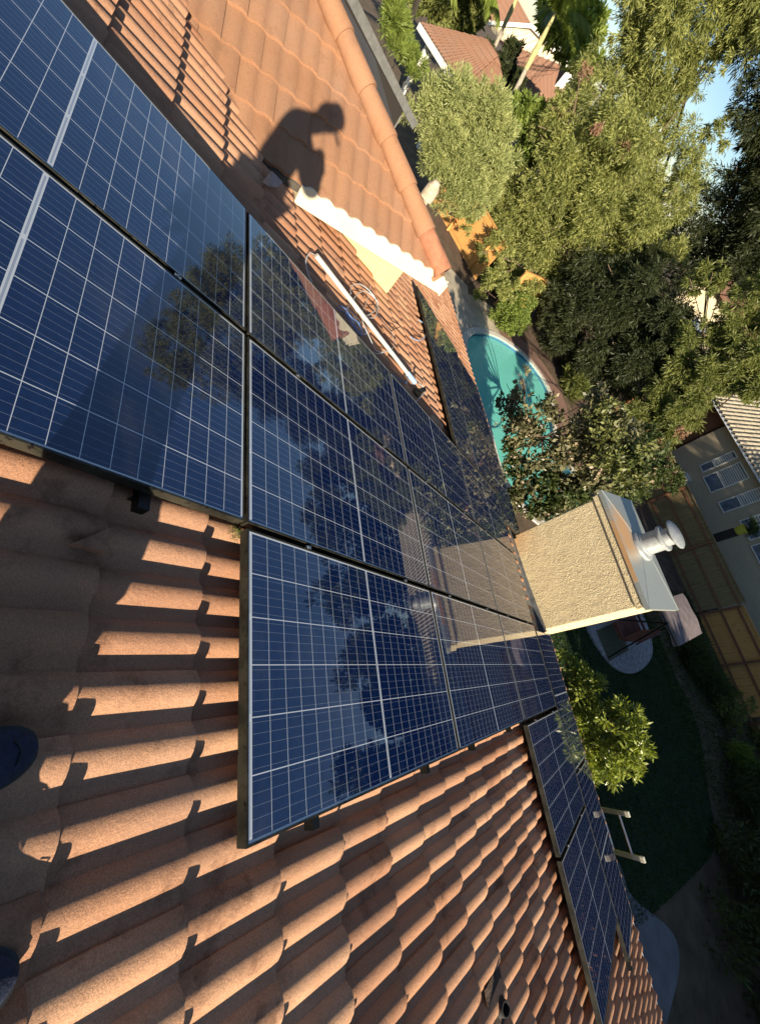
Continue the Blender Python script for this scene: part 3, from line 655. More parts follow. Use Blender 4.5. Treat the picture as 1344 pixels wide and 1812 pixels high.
bk_ = MB(); c0 = opl(738, 694, -.06); bk_.box(c0, (.06, .10, .05), Rm, bev=.006); bk_.box(c0 + Vector((0.0, .03, .05)), (.05, .02, .08), Rm, bev=.004)
tag(bk_.build('junction_block', BLACK), 'dark junction block under the taped end of the pole', 'junction box')

# ------------------------------------------------------------------ person (photographer): shoes in view, shadow on the wing roof
per = empty('person', (.85, -.85, .2), 'photographer standing on the tiles in navy shoes, bent over a phone, wearing a peaked cap', 'person')
def skin_obj(name, joints, edges, mat, parent, root=0, sub=2):
    me = bpy.data.meshes.new(name); me.from_pydata([j[:3] for j in joints], edges, []); o = link(name, me, mat, parent)
    o.modifiers.new('skin', 'SKIN')
    if not me.skin_vertices: 
        try: me.attributes  # layer is created by the modifier in most builds
        except Exception: pass
    if len(me.skin_vertices) == 0:
        bm = bmesh.new(); bm.from_mesh(me); bm.verts.layers.skin.verify(); bm.to_mesh(me); bm.free()
    for i, sv in enumerate(me.skin_vertices[0].data):
        r = joints[i][3]; sv.radius = r if isinstance(r, tuple) else (r, r); sv.use_root = (i == root)
    s = o.modifiers.new('sub', 'SUBSURF'); s.levels = sub; s.render_levels = sub
    me.polygons.foreach_set('use_smooth', [True] * len(me.polygons)); o.modifiers['skin'].use_smooth_shade = True
    return o
FTL, FTR = (.63, -.70), (1.06, -.72)
def gr(y): return -TP * y - .152 + .04
J = [(.85, -.89, 1.16, (.15, .12)), (.85, -.88, 1.34, (.14, .11)), (.85, -.87, 1.53, (.17, .135)), (.85, -.82, 1.655, .095), (.85, -.755, 1.70, .075), (.85, -.70, 1.765, (.082, .095)), (.85, -.685, 1.82, (.075, .085)),
     (.67, -.83, 1.585, .062), (.56, -.62, 1.30, .046), (.565, -.565, 1.44, .028), (1.03, -.83, 1.585, .062), (.98, -.60, 1.29, .046), (.83, -.555, 1.41, .028),
     (.76, -.87, 1.08, .095), (.70, -.78, .62, .06), (FTL[0] + .01, FTL[1] - .10, .26, .042), (.94, -.87, 1.08, .095), (1.01, -.79, .62, .06), (FTR[0] - .01, FTR[1] - .10, .26, .042)]
body = skin_obj('body', J, [(0, 1), (1, 2), (2, 3), (3, 4), (4, 5), (5, 6), (2, 7), (7, 8), (8, 9), (2, 10), (10, 11), (11, 12), (0, 13), (13, 14), (14, 15), (0, 16), (16, 17), (17, 18)], SKIN, per)
def grow(j, d): r = j[3]; return (*j[:3], tuple(x + d for x in r) if isinstance(r, tuple) else r + d)
sh = [grow(J[i], .03) for i in (0, 1, 2, 3)] + [grow(J[7], .032), grow(J[8], .024), grow(J[10], .032), grow(J[11], .024), (.56, -.58, 1.39, .042), (.88, -.57, 1.37, .042)]
skin_obj('shirt', sh, [(0, 1), (1, 2), (2, 3), (2, 4), (4, 5), (5, 8), (2, 6), (6, 7), (7, 9)], SHIRT, per)
tr = [grow(J[i], .02) for i in (0, 13, 14)] + [(FTL[0] + .01, FTL[1] + .02, .26, .10)] + [grow(J[i], .02) for i in (16, 17)] + [(FTR[0] - .01, FTR[1] + .05, .26, .115)]
skin_obj('trousers', tr, [(0, 1), (1, 2), (2, 3), (0, 4), (4, 5), (5, 6)], JEANS, per)
# head features, tilted down towards the phone
hd_c = Vector((.85, -.69, 1.785)); Rt = Matrix.Rotation(rad(-48), 3, 'X')
def hp(x, y, z): return hd_c + Rt @ Vector((x, y, z))
h = MB()
def ell(mb, c, d, R=None, seg=20, mi=0):
    mb.lathe(c, [(max(1e-4, math.sin(math.pi * i / 12)), -math.cos(math.pi * i / 12)) for i in range(13)], seg, (R or Matrix.Identity(3)) @ Matrix.Diagonal(d), mi)
ell(h, hd_c, (.078, .096, .115), Rt); h.add([hp(-.012, .09, .02), hp(.012, .09, .02), hp(0, .118, -.02), hp(-.017, .092, -.028), hp(.017, .092, -.028)], [(0, 1, 2), (0, 2, 3), (1, 4, 2), (3, 2, 4)])
for s_ in (-1, 1): ell(h, hp(s_ * .079, -.005, -.005), (.010, .020, .033), Rt)
h.build('head', SKIN, per, True)
h = MB(); ell(h, hp(0, .092, -.052), (.024, .008, .008), Rt); h.build('mouth', LIP, per, True)
for s_ in (-1, 1):
    h = MB(); ell(h, hp(s_ * .03, .083, .012), (.014, .010, .009), Rt); e_ = h.build('eye', EYEW, per, True)
    h = MB(); ell(h, hp(s_ * .03, .092, .010), (.006, .004, .006), Rt); h.build('iris', EYED, e_, True)
h = MB(); ell(h, hp(0, -.016, .006), (.083, .095, .108), Rt); h.build('hair', HAIR, per, True)
h = MB(); h.lathe(hp(0, -.004, .035), [(.096, -.01), (.099, .03), (.088, .072), (.050, .096), (.0, .103)], 28, Rt)
bp_ = [hp(x,   .075 + .125 * math.sqrt(max(0, 1 - (x / .075) ** 2)), .033 - abs(x) * .15) for x in np.linspace(-.075, .075, 13)]
h.slab(bp_ + [hp(.07, .04, .03), hp(-.07, .04, .03)], Rt @ Vector((0, 0, .014))); h.build('cap', NAVY, per, True)
# phone and hands; the lens is the camera point, the phone body sits just behind it
fw = Vector(RW[:, 2]); dn = Vector(RW[:, 1]); rt = Vector(RW[:, 0]); C0 = Vector(CAM)
Rp = Matrix((rt, dn, -fw)).transposed(); pc = C0 - fw * .032 + dn * .055 - rt * .02
m = MB(); m.box(pc, (.074, .155, .008), Rp, bev=.0035); ph = m.build('phone', BLACKP, None); tag(ph, 'black phone held sideways in both hands of the photographer', 'phone')
m = MB(); m.box(pc - fw * .0046, (.066, .145, .0006), Rp); m.build('screen', GLASSD, ph)
def hand(wr, side, name='hand'):
    w_ = Vector(wr); e = pc + dn * side * .085 - fw * .012; pm = w_.lerp(e, .55); js = [(*w_, .024), (*pm, (.034, .018))]; ed = [(0, 1)]
    for k in range(4):
        b0 = e + rt * (-.030 + k * .019) ; ln = (.022, .026, .024, .018)[k]
        k0 = len(js); js += [(*b0, .0095), (*(b0 + fw * .016 - dn * side * .006), .009), (*(b0 + fw * .022 - dn * side * (.012 + ln)), .0075)]; ed += [(1, k0), (k0, k0 + 1), (k0 + 1, k0 + 2)]
    t0 = pm - fw * .012 - rt * .02; k0 = len(js); js += [(*t0, .013), (*(pc + dn * side * .065 - fw * .020 - rt * .018), .010), (*(pc + dn * side * .045 - fw * .014 - rt * .005), .009)]; ed += [(1, k0), (k0, k0 + 1), (k0 + 1, k0 + 2)]
    return skin_obj(name, js, ed, SKIN, per, sub=2)
hand((.565, -.565, 1.44), -1); hand((.83, -.555, 1.41), 1)
# shoes
def shoe(toe, heel_dir, parent):
    """toe tip on the tile surface, shoe runs back along heel_dir in the roof plane"""
    fa = pl(-heel_dir[0], -heel_dir[1]).normalized(); up = pl(0, 0, 1).normalized(); sd_ = fa.cross(up).normalized()
    def P(u, v, z): return toe - fa * u + sd_ * v + up * z
    def outline(u, k=1.0):     # half width along the shoe length .30
        t = u / .30
        w = .056 * (math.sin(min(1, t * 3.6) * math.pi / 2) ** .45) * (1 - .22 * max(0, math.sin((t - .25) * math.pi / .75)) ** 2 if t > .25 else 1)
        if t > .88: w *= math.sqrt(max(.02, 1 - ((t - .88) / .125) ** 2))
        return w * k
    N1 = 30; us = [.30 * (i / N1) ** 1.35 for i in range(N1 + 1)]
    def shell(prof_, mat, nm, seg=18):
        m = MB(); vs = []; fs = []
        for u in us:
            for k in range(seg + 1):
                a = math.pi * k / seg; vs.append(prof_(u, a))
        for i in range(N1):
            for k in range(seg): fs.append((i * (seg + 1) + k, i * (seg + 1) + k + 1, (i + 1) * (seg + 1) + k + 1, (i + 1) * (seg + 1) + k))
        m.add(vs, fs); return m.build(nm, mat, parent, True)
    def top(u):
        t = u / .30; return .028 + .034 * math.sin(min(1, t * 2.2) * math.pi / 2) + (.058 * min(1, max(0, (t - .38) / .25)))
    up_ = shell(lambda u, a: P(u + .002, -math.cos(a) * (outline(u) + .001) * (1 - .12 * math.sin(a)), .012 + (top(u) - .012) * math.sin(a) ** .55), NAVY, 'shoe')
    m = MB(); rim = [P(u, -outline(u) - .006, 0) for u in us] + [P(u, outline(u) + .006, 0) for u in us[::-1]]; m.slab(rim, up * .022); m.build('sole', RUBBER, up_)
    m = MB()
    for k in range(5):
        u = .125 + k * .022; z = top(u) - .006; m.tube(spline([P(u, -.015, z - .004), P(u + .004, 0, z), P(u + .008, .015, z - .004)], 6), .0032, 6)
    m.build('laces', SHOELACE, up_)
    m = MB()
    m.tube(spline([P(.050, -.026, .046), P(.040, 0, .0475), P(.050, .026, .046)], 6), .002, 5); m.build('seam', BLACKP, up_)
    m = MB(); m.slab([P(.115, -.022, .066), P(.115, .022, .066), P(.24, .020, .108), P(.24, -.020, .108)], up * .004); m.build('tongue', BLACKP, up_)
    m = MB(); a_ = P(.20, 0, .085); m.lathe(a_, [(.040, -.03), (.043, 0), (.040, .012), (.034, .008), (.032, -.02)], 24); m.build('collar', BLACKP, up_, True)
shoe(opl(60, 1318, -.105), (.24, -1), per); shoe(opl(23, 1722, -.105), (-.06, -1), per)

# ------------------------------------------------------------------ foliage
def leaves(blobs, n, size, aspect=.35, hang=0.0, clump=40, cs=.28, shell=.55, jit=.35, bright=None, lo=0, hi=1, fold=False, sub=12):
    """blobs: list of (centre, radius); returns V,F,C for n leaf quads gathered in clumps"""
    if sub:
        nb_ = []
        for c_, r_ in blobs:
            for _ in range(sub):
                d_ = rng.normal(0, 1, 3); d_ /= np.linalg.norm(d_); nb_.append((np.array(c_) + d_ * r_ * rng.uniform(.45, .95), r_ * rng.uniform(.24, .46)))
        blobs = nb_; cs = min(.6, cs * 2.0)
    cen = np.array([list(b[0]) for b in blobs]); rr = np.array([b[1] for b in blobs])
    wts = rr ** 2.2; wts /= wts.sum(); nc = max(1, n // clump)
    bi = rng.choice(len(blobs), nc, p=wts); d = rng.normal(0, 1, (nc, 3)); d /= np.linalg.norm(d, axis=1)[:, None]
    rad_ = (shell + (1 - shell) * rng.random(nc) ** .6); rad_ *= 1 + .16 * rng.normal(0, 1, nc)
    cc = cen[bi] + d * (rr[bi] * rad_)[:, None] * np.array([1, 1, .9]); csz = cs * rr[bi] * rng.uniform(.5, 1.3, nc)
    ci = np.repeat(np.arange(nc), clump); N_ = len(ci)
    off = rng.normal(0, 1, (N_, 3)); off /= np.linalg.norm(off, axis=1)[:, None]; off *= (rng.random(N_) ** .45)[:, None]
    P = cc[ci] + off * csz[ci][:, None] * np.array([1, 1, .75])
    ax = off * .6 + d[ci] * .5 + rng.normal(0, jit, (N_, 3)); ax[:, 2] -= hang; ax /= np.linalg.norm(ax, axis=1)[:, None]
    sd_ = np.cross(ax, rng.normal(0, 1, (N_, 3))); sd_ /= np.linalg.norm(sd_, axis=1)[:, None] + 1e-9
    s = size * rng.uniform(.6, 1.3, N_); L_ = ax * s[:, None]; W_ = sd_ * (s * aspect * .5)[:, None]
    V = np.stack([P, P + L_ * .45 + W_, P + L_, P + L_ * .5 - W_], 1).reshape(-1, 3)
    F = np.arange(4 * N_).reshape(-1, 4)
    ct = rng.random(nc)[ci] * .45 + rng.random(N_) * .55; ct = lo + (hi - lo) * ct
    C = np.repeat(ct, 4)[:, None] * np.ones((1, 3))
    return V, F, C
def branch_set(root, blobs, r0, steps=7):
    m = MB(); r0 = r0 * .8; root = Vector(root); cz = sum((Vector(b[0]) for b in blobs), Vector()) / len(blobs); fork = root.lerp(cz, .45); fork.x = (root.x * 2 + cz.x) / 3; fork.y = (root.y * 2 + cz.y) / 3
    m.tube(spline([root, root.lerp(fork, .5) + Vector((r0, -r0, 0)), fork], 5), [r0 * (1 - .35 * i / 10) for i in range(11)], 10)
    for b in blobs:
        e = Vector(b[0]); mid = fork.lerp(e, .5) + Vector(rng.normal(0, .12, 3)) * (e - fork).length * .5
        pts = spline([fork, mid, e], steps); k = len(pts); m.tube(pts, [r0 * .26 * (1 - .8 * i / k) + .012 for i in range(k)], 6)
        for q in range(5):
            e2 = e + Vector(rng.normal(0, .55, 3)) * b[1]; pts = spline([mid.lerp(e, random.uniform(.2, .9)), e2], 4); k = len(pts); m.tube(pts, [r0 * .10 * (1 - .8 * i / k) + .006 for i in range(k)], 4, cap=False)
    return m
def tree(name, label, cat, root, blobs, n, size, mat, group=None, r0=.16, extra=(), trunkmat=None, nb=16, **kw):
    e = empty(name, root, label, cat, group)
    branch_set(root, blobs[:nb], r0).build('trunk', trunkmat or TRUNK, e, True)
    V, F, C = leaves(blobs, n, size, **kw); np_mesh('crown', V, F, mat, e, False, C)
    for nm, bl, n2, s2, mt, kk in extra:
        V, F, C = leaves(bl, n2, s2, **kk); np_mesh(nm, V, F, mt, e, False, C)
    return e
def pb(lst, d):      # blobs from picture circles at horizontal distance d (or per blob)
    o = []
    for q in lst:
        x, y, r = q[:3]; dd = q[3] if len(q) > 3 else d; c = far(x, y, dd); depth = (c - C0).dot(fw); o.append((c, r / FPX * depth))
    return o
# pale olive at the left, behind the hip
b = pb([(800, 195, 50), (758, 215, 42), (820, 245, 68), (868, 215, 36), (800, 310, 52), (850, 300, 56), (880, 255, 34), (835, 160, 24), (770, 175, 26)], 17)
tree('olive_tree', 'pale grey green olive tree rising beyond the hip of the cross wing', 'tree', gz(822, 330), b, 75000, .12, LF_OLIVE, aspect=.20, hang=-.35, clump=50, cs=.24, shell=.7, r0=.14)
# big feathery trees
b = pb([(885, 395, 70), (930, 440, 75), (1000, 440, 85), (950, 350, 70), (1010, 330, 85), (985, 255, 60), (1060, 240, 75), (1090, 330, 90), (1070, 430, 70), (1140, 400, 70), (1000, 190, 28), (850, 420, 38), (905, 330, 40), (868, 440, 30, 21.5), (900, 470, 34, 22), (930, 500, 30, 22), (830, 380, 26, 21)], 25)
tree('pepper_tree', 'big feathery yellow green tree standing behind the pool and orange fence', 'tree', gz(955, 560), b, 230000, .17, LF_FEATH, 'feathery trees behind the pool', aspect=.22, hang=.35, clump=50, cs=.19, shell=.62, r0=.34)
b = pb([(1120, 160, 85), (1180, 90, 80), (1125, 80, 48), (1165, 30, 60), (1150, 300, 72), (1060, 150, 55), (1250, 35, 55), (1300, 40, 38), (1215, 120, 34), (1262, 240, 26), (1285, 90, 22), (1150, 230, 50), (1330, 50, 60), (1200, 330, 48), (1190, -70, 90), (1290, -80, 100), (1330, -200, 130), (1410, -60, 90)], 29) + [(Vector((29 * math.sin(rad(a)), 29 * math.cos(rad(a)), 1.4 + 29 * math.tan(rad(e)))), r) for a, e, r in ((-57, 17, 2.2), (-53, 20, 2.6), (-48, 19, 2.4), (-51, 24, 1.8), (-55, 13, 2.2), (-46, 14, 2.2))]
tree('pepper_tree', 'tallest feathery tree with bare forked branches against the sky', 'tree', gz(1080, 520), b, 200000, .20, LF_FEATH, 'feathery trees behind the pool', aspect=.2, hang=.35, clump=50, cs=.20, shell=.5, r0=.42, nb=9, lo=0, hi=.9)
b = pb([(1355, 335, 72), (1300, 415, 58), (1335, 270, 30), (1230, 430, 70), (1344, 440, 70), (1420, 250, 80), (1400, 350, 100), (1160, 480, 70), (1430, 130, 110), (1440, 0, 120)], 30)
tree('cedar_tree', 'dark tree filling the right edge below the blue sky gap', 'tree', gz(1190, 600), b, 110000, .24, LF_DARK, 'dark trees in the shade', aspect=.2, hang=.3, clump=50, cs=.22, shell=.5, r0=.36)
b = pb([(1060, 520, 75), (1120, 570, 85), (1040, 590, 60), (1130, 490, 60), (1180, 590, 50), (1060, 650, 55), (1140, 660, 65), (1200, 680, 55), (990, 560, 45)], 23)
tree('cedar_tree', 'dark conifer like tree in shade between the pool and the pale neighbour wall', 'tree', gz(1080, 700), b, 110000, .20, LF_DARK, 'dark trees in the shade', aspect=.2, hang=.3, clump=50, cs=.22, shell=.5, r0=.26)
b = pb([(1240, 650, 50), (1200, 730, 45), (1265, 590, 30), (1300, 640, 45), (1330, 600, 45), (1150, 720, 40), (1344, 520, 38), (1250, 500, 30), (1215, 600, 34), (1290, 560, 26), (1320, 670, 40)], 22)
tree('cedar_tree', 'green tree overhanging the pale corrugated neighbour roof', 'tree', gz(1200, 770), b, 60000, .19, LF_FEATH, 'dark trees in the shade', aspect=.2, hang=.4, clump=50, cs=.24, shell=.4, r0=.2, lo=0, hi=.5)
# foliage just left of palms and hedges by the neighbour houses
tree('leafy_tree', 'bright green tree in front of the red brown roof, between olive and pepper trees', 'tree', gz(930, 330), pb([(925, 215, 32), (955, 240, 30), (940, 270, 28), (915, 190, 16)], 26), 14000, .26, LF_BUSH, aspect=.4, clump=40, cs=.4, r0=.14)
tree('leafy_tree', 'dark green tree beside the gazebo roof', 'tree', gz(870, 190), pb([(880, 115, 24), (895, 145, 26), (905, 90, 16), (862, 95, 14)], 37), 9000, .30, LF_DARK, aspect=.4, clump=40, cs=.4, r0=.14)
tree('leafy_tree', 'dark green tree behind the palm trunks at the top edge', 'tree', gz(800, 120), pb([(800, 20, 30), (830, 30, 26), (775, 10, 24), (845, -10, 26), (760, -30, 30)], 45), 12000, .4, LF_FEATH, aspect=.4, clump=40, cs=.4, r0=.14, lo=0, hi=.6)
tree('leafy_tree', 'lime green tree beyond the cream gable, below the sky', 'tree', gz(1000, 200), pb([(1030, 80, 32), (1015, 40, 38), (1045, 110, 22), (985, 20, 34), (1040, 45, 24), (1000, -30, 40)], 55), 16000, .55, LF_PALM, aspect=.35, clump=40, cs=.4, r0=.2)
tree('leafy_tree', 'grassy green shrub behind the wooden side beam at the top edge', 'shrub', gz(700, 60), pb([(695, 40, 22), (705, 75, 20), (722, 100, 16), (735, 122, 14), (685, 10, 22)], 27), 9000, .30, LF_BUSH, aspect=.12, clump=40, cs=.5, hang=-.6, r0=.06)
# bush by the pool
bc = gz(902, 592, G + .05)
tree('round_bush', 'clipped bright green round bush beside the pool deck', 'bush', gz(912, 585), [(far(905, 553, 19.8), .78), (far(893, 540, 19.8), .60), (far(915, 570, 19.8), .55)], 15000, .09, LF_BUSH, aspect=.5, clump=30, cs=.25, shell=.85, r0=.06)
tree('garden_shrub', 'leafy shrub at the foot of the orange fence', 'shrub', gz(880, 515), pb([(870, 492, 20), (885, 505, 16), (902, 515, 18), (850, 520, 10)], 19), 5000, .13, LF_FEATH, aspect=.35, clump=30, cs=.4, r0=.04)
# crape myrtle in front of the pool, eave high
b = pb([(905, 705, 26), (925, 670, 15), (900, 740, 26), (935, 745, 40), (980, 720, 30), (960, 790, 55), (1020, 770, 50), (1060, 720, 28), (1062, 690, 14), (1040, 820, 50), (1090, 780, 42), (970, 860, 38), (920, 830, 28), (905, 790, 22), (1110, 820, 42), (945, 900, 22), (1010, 870, 34), (925, 870, 30), (985, 895, 30), (1040, 855, 34)], 10.2)
b2 = pb([(1100, 800, 45), (1060, 760, 40), (1115, 840, 34), (1080, 720, 22)], 9.9)
tree('crape_myrtle', 'dark leaved tree with pinkish glossy leaves between the roof and the pool', 'tree', gz(930, 790), b, 9500, .125, LF_PLUM, aspect=.55, clump=14, cs=.42, shell=.35, jit=.6, r0=.06,
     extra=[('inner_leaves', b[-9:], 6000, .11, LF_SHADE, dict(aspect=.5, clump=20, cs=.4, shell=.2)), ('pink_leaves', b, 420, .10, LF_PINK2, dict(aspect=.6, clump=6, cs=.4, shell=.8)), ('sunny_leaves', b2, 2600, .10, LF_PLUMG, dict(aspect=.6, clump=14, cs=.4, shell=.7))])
tree('dense_shrub', 'dark dense small leaved shrub behind the chimney cap', 'shrub', gz(1150, 860), pb([(1160, 810, 34), (1180, 840, 28), (1130, 780, 30), (1110, 850, 40)], 13.5), 14000, .075, LF_SHADE, aspect=.5, clump=30, cs=.35, r0=.05)
# citrus
b = pb([(1005, 1160, 14), (1015, 1195, 26), (1040, 1230, 34), (1085, 1275, 38), (1050, 1290, 46), (1105, 1310, 32), (1075, 1340, 34), (1035, 1345, 32), (1110, 1350, 26), (1025, 1250, 36)], 8.6)
tree('citrus_tree', 'sunlit yellow green citrus tree at the eave beside the chimney', 'tree', gz(1010, 1240) + Vector((0, -1.2, 0)), b, 8500, .115, LF_CIT, aspect=.30, clump=13, cs=.25, sub=9, shell=.55, jit=.45, r0=.05)
# palms
def palm(base, topx, label, fr_n, flen, r0=.16, lean=None, shaft=2.2, down=.5):
    e = empty('palm_tree', base, label, 'palm', 'slender palms between the neighbour houses'); top = Vector(topx)
    m = MB(); pts = spline([base, base.lerp(top, .5) + Vector((.1, 0, 0)), top], 8); k = len(pts); m.tube(pts, [r0 * (1 - .35 * i / k) for i in range(k)], 12); m.build('trunk', PALMT, e, True)
    dirn = (top - base).normalized()
    m = MB(); t2 = top + dirn * shaft; m.tube([top, top.lerp(t2, .3), t2], [r0 * .8, r0 * .95, r0 * .3], 10); m.build('crownshaft', PALMS, e, True)
    VV = []; FF = []; CC = []; base_i = 0
    for i in range(fr_n):
        az = 2 * math.pi * i / fr_n + random.uniform(-.3, .3); el = random.uniform(.15, 1.2); hd2 = Vector((math.cos(az), math.sin(az), 0)); pts = []
        p = t2.copy(); v = hd2 * math.cos(el) + Vector((0, 0, math.sin(el)))
        for s_ in range(16):
            pts.append(p.copy()); p = p + v * (flen / 15); v = (v + Vector((0, 0, -down * .14))).normalized()
        m = MB(); m.tube(pts, [.03 * (1 - .85 * q / 16) for q in range(16)], 5); VV.append(np.array(m.v)); FF.append(None)
        for s_ in range(1, 16):
            t = (pts[s_] - pts[s_ - 1]).normalized(); sdv = t.cross(Vector((0, 0, 1))).normalized()
            for q in range(5):
                pp = pts[s_ - 1].lerp(pts[s_], q / 5)
                for sg in (-1, 1):
                    ln = flen * .26 * math.sin(math.pi * (s_ + 1) / 18) ** .6 * random.uniform(.8, 1.1); dd = (sdv * sg * .8 + t * .45 + Vector((0, 0, -.45 + random.uniform(-.3, .2)))).normalized(); wv = t * .022
                    VV.append(np.array([pp - wv, pp + wv, pp + dd * ln * .6 + wv + Vector((0, 0, -.04)), pp + dd * ln + Vector((0, 0, -.25 * ln))]))
    quads = [v for v in VV if len(v) == 4]; Vq = np.concatenate(quads); Fq = np.arange(len(Vq)).reshape(-1, 4)
    np_mesh('fronds', Vq, Fq, LF_PALM, e, False, np.repeat(rng.random(len(quads)), 4)[:, None] * np.ones((1, 3)))
    return e
palm(gz(705, 92), far(752, -40, 33), 'leftmost palm with a plain grey trunk leaving the top edge', 10, 3, .20)
palm(gz(795, 62), far(832, -40, 42), 'thinner grey palm trunk behind the gazebo roof', 10, 3, .18)
palm(far(893, 192, 34), far(868 + 62, 122, 34), 'palm with a swollen yellow crownshaft in front of the tan roof', 9, 2.7, .17, shaft=2.3)
palm(far(868, 108, 40) + Vector((0, 0, -1)), far(890, 48, 40), 'palm whose pale fronds rise left of the cream gable', 8, 2.7, .15, shaft=2.2)

# ------------------------------------------------------------------ grounds
def sheet(name, poly, z, mat, label=None):
    me = bpy.data.meshes.new(name); bm = bmesh.new(); vs = [bm.verts.new((p[0], p[1], z)) for p in poly]; f = bm.faces.new(vs)
    bmesh.ops.recalc_face_normals(bm, faces=[f]); 
    if f.normal.z < 0: f.normal_flip()
    bm.to_mesh(me); bm.free(); o = link(name, me, mat); tag(o, kind='structure'); return o
def loop(pts, n=8):
    pts = [Vector((p[0], p[1], 0)) for p in pts]; o = []; k = len(pts)
    for i in range(k):
        a, b, c, d = pts[i - 1], pts[i], pts[(i + 1) % k], pts[(i + 2) % k]
        for q in range(n):
            t = q / n; o.append(.5 * ((2 * b) + (-a + c) * t + (2 * a - 5 * b + 4 * c - d) * t * t + (-a + 3 * b - 3 * c + d) * t ** 3))
    return o
def offset(lp, d):
    o = []; k = len(lp)
    for i in range(k):
        t = (lp[(i + 1) % k] - lp[i - 1]).normalized(); o.append(lp[i] + Vector((t.y, -t.x, 0)) * d)
    return o
pool = loop([(-11.4, 10.3), (-9.6, 9.9), (-7.4, 10.1), (-5.3, 10.1), (-4.1, 11.2), (-4.0, 13), (-4.8, 14.4), (-6.3, 14.9), (-8.2, 14.5), (-9.8, 15.1), (-11.3, 15.5), (-12.5, 14.7), (-12.85, 13.0), (-12.4, 11.4)])
poolout = offset(pool, .28); 
if (poolout[0] - Vector((-8, 12.5, 0))).length < (pool[0] - Vector((-8, 12.5, 0))).length: sgn = -1
else: sgn = 1
poolout = offset(pool, .28 * sgn); poolbr = offset(pool, 1.35 * sgn)
def ring(name, inner, outer, z0, z1, mat, kind='structure', sel=None):
    m = MB(); k = len(inner)
    for i in range(k):
        j = (i + 1) % k
        if sel and not sel(inner[i]): continue
        a, b, c, d = inner[i], inner[j], outer[j], outer[i]
        A = [Vector((p.x, p.y, z1)) for p in (a, b, c, d)]; B = [Vector((p.x, p.y, z0)) for p in (a, b, c, d)]
        m.add(A + B, [(0, 1, 2, 3), (0, 1, 5, 4), (3, 2, 6, 7)])
    o = m.build(name, mat); tag(o, kind=kind); return o
# ground with a real hole for the pool
def ground_with_hole():
    bm = bmesh.new(); R_ = 900; k = len(pool)
    inn = [bm.verts.new((p.x, p.y, G)) for p in offset(pool, .05 * sgn)]
    cx_, cy_ = -8.4, 12.6; prev = inn
    outs = []
    for rr in (2.0, 8, 40, 200, R_):
        cur = []
        for i in range(k):
            d = Vector((pool[i].x - cx_, pool[i].y - cy_, 0)); d.normalize(); p0_ = offset(pool, .05 * sgn)[i]
            q = Vector((p0_.x, p0_.y, 0)) + d * rr; cur.append(bm.verts.new((q.x, q.y, G)))
        for i in range(k):
            j = (i + 1) % k; f = bm.faces.new((prev[i], prev[j], cur[j], cur[i]))
        prev = cur
    bmesh.ops.recalc_face_normals(bm, faces=bm.faces)
    if sum(f.normal.z for f in bm.faces) < 0: bmesh.ops.reverse_faces(bm, faces=bm.faces)
    me = bpy.data.meshes.new('ground'); bm.to_mesh(me); bm.free(); o = link('ground', me, GRAVEL); tag(o, kind='structure')
ground_with_hole()
m = MB(); k = len(pool); m.add([Vector((p.x, p.y, G + .02)) for p in pool] + [Vector((p.x, p.y, G - 1.3)) for p in pool], [(i, (i + 1) % k, (i + 1) % k + k, i + k) for i in range(k)] + [tuple(range(k, 2 * k))]); tag(m.build('pool_basin', POOLSH), kind='structure')
sheet('pool_water', pool, G - .10, WATER)
m = MB(); k = len(pool)
for i in range(k):
    j = (i + 1) % k; a, b, c, d = pool[i], pool[j], poolout[j], poolout[i]
    q = [a.lerp(b, .03), a.lerp(b, .97), d.lerp(c, .97), d.lerp(c, .03)]; m.slab([Vector((p.x, p.y, G - .06)) for p in q], (0, 0, .11 + random.uniform(-.003, .003)))
tag(m.build('pool_coping', COPING), kind='structure')
tline = offset(pool, -.02 * sgn); ring('waterline_tiles', tline, pool, G - .35, G - .03, simple('waterline_tile', (.05, .14, .26), .3, nscale=25, amt=.5))
ring('brick_path', poolout, poolbr, G - .05, G + .022, BRICK, sel=lambda p: p.y > 13.2 and p.x < -5)
ring('pool_deck', poolout, offset(pool, 2.2 * sgn), G - .05, G + .016, DECK, sel=lambda p: (p.x < -9 and p.y < 13.4))
sheet('side_path', [(-14.6, 6), (-9, 6), (-9, 9.6), (-12.4, 9.9), (-13.2, 11), (-15.4, 11.6), (-17.5, 8)], G + .010, DECK)
sheet('mulch_bed', [(-16, 11.6), (-14.4, 14.5), (-12, 17.6), (-9, 16.9), (-6, 16.5), (-3.4, 15.6), (-2.9, 12), (-1.5, 16.5), (-1, 21.5), (-24, 21.5), (-22, 10)], G + .004, MULCH)
lawn = [(-3.4, 6.2), (4.9, 6.2), (5.5, 9), (5.6, 13.9), (5.3, 15.2), (4.3, 16), (2.7, 17.1), (1.0, 16.9), (-.4, 16.8), (-2.2, 15.6), (-2.6, 12), (-3.2, 9)]
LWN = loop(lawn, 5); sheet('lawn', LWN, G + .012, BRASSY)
sheet('patio', loop([(4.4, 10.0), (5.1, 10.2), (6.0, 11.3), (6.5, 11.3), (6.9, 10.4), (7.6, 8.0), (7.6, 5.8), (3.5, 5.8), (3.7, 8.5)], 5), G + .020, CONC)
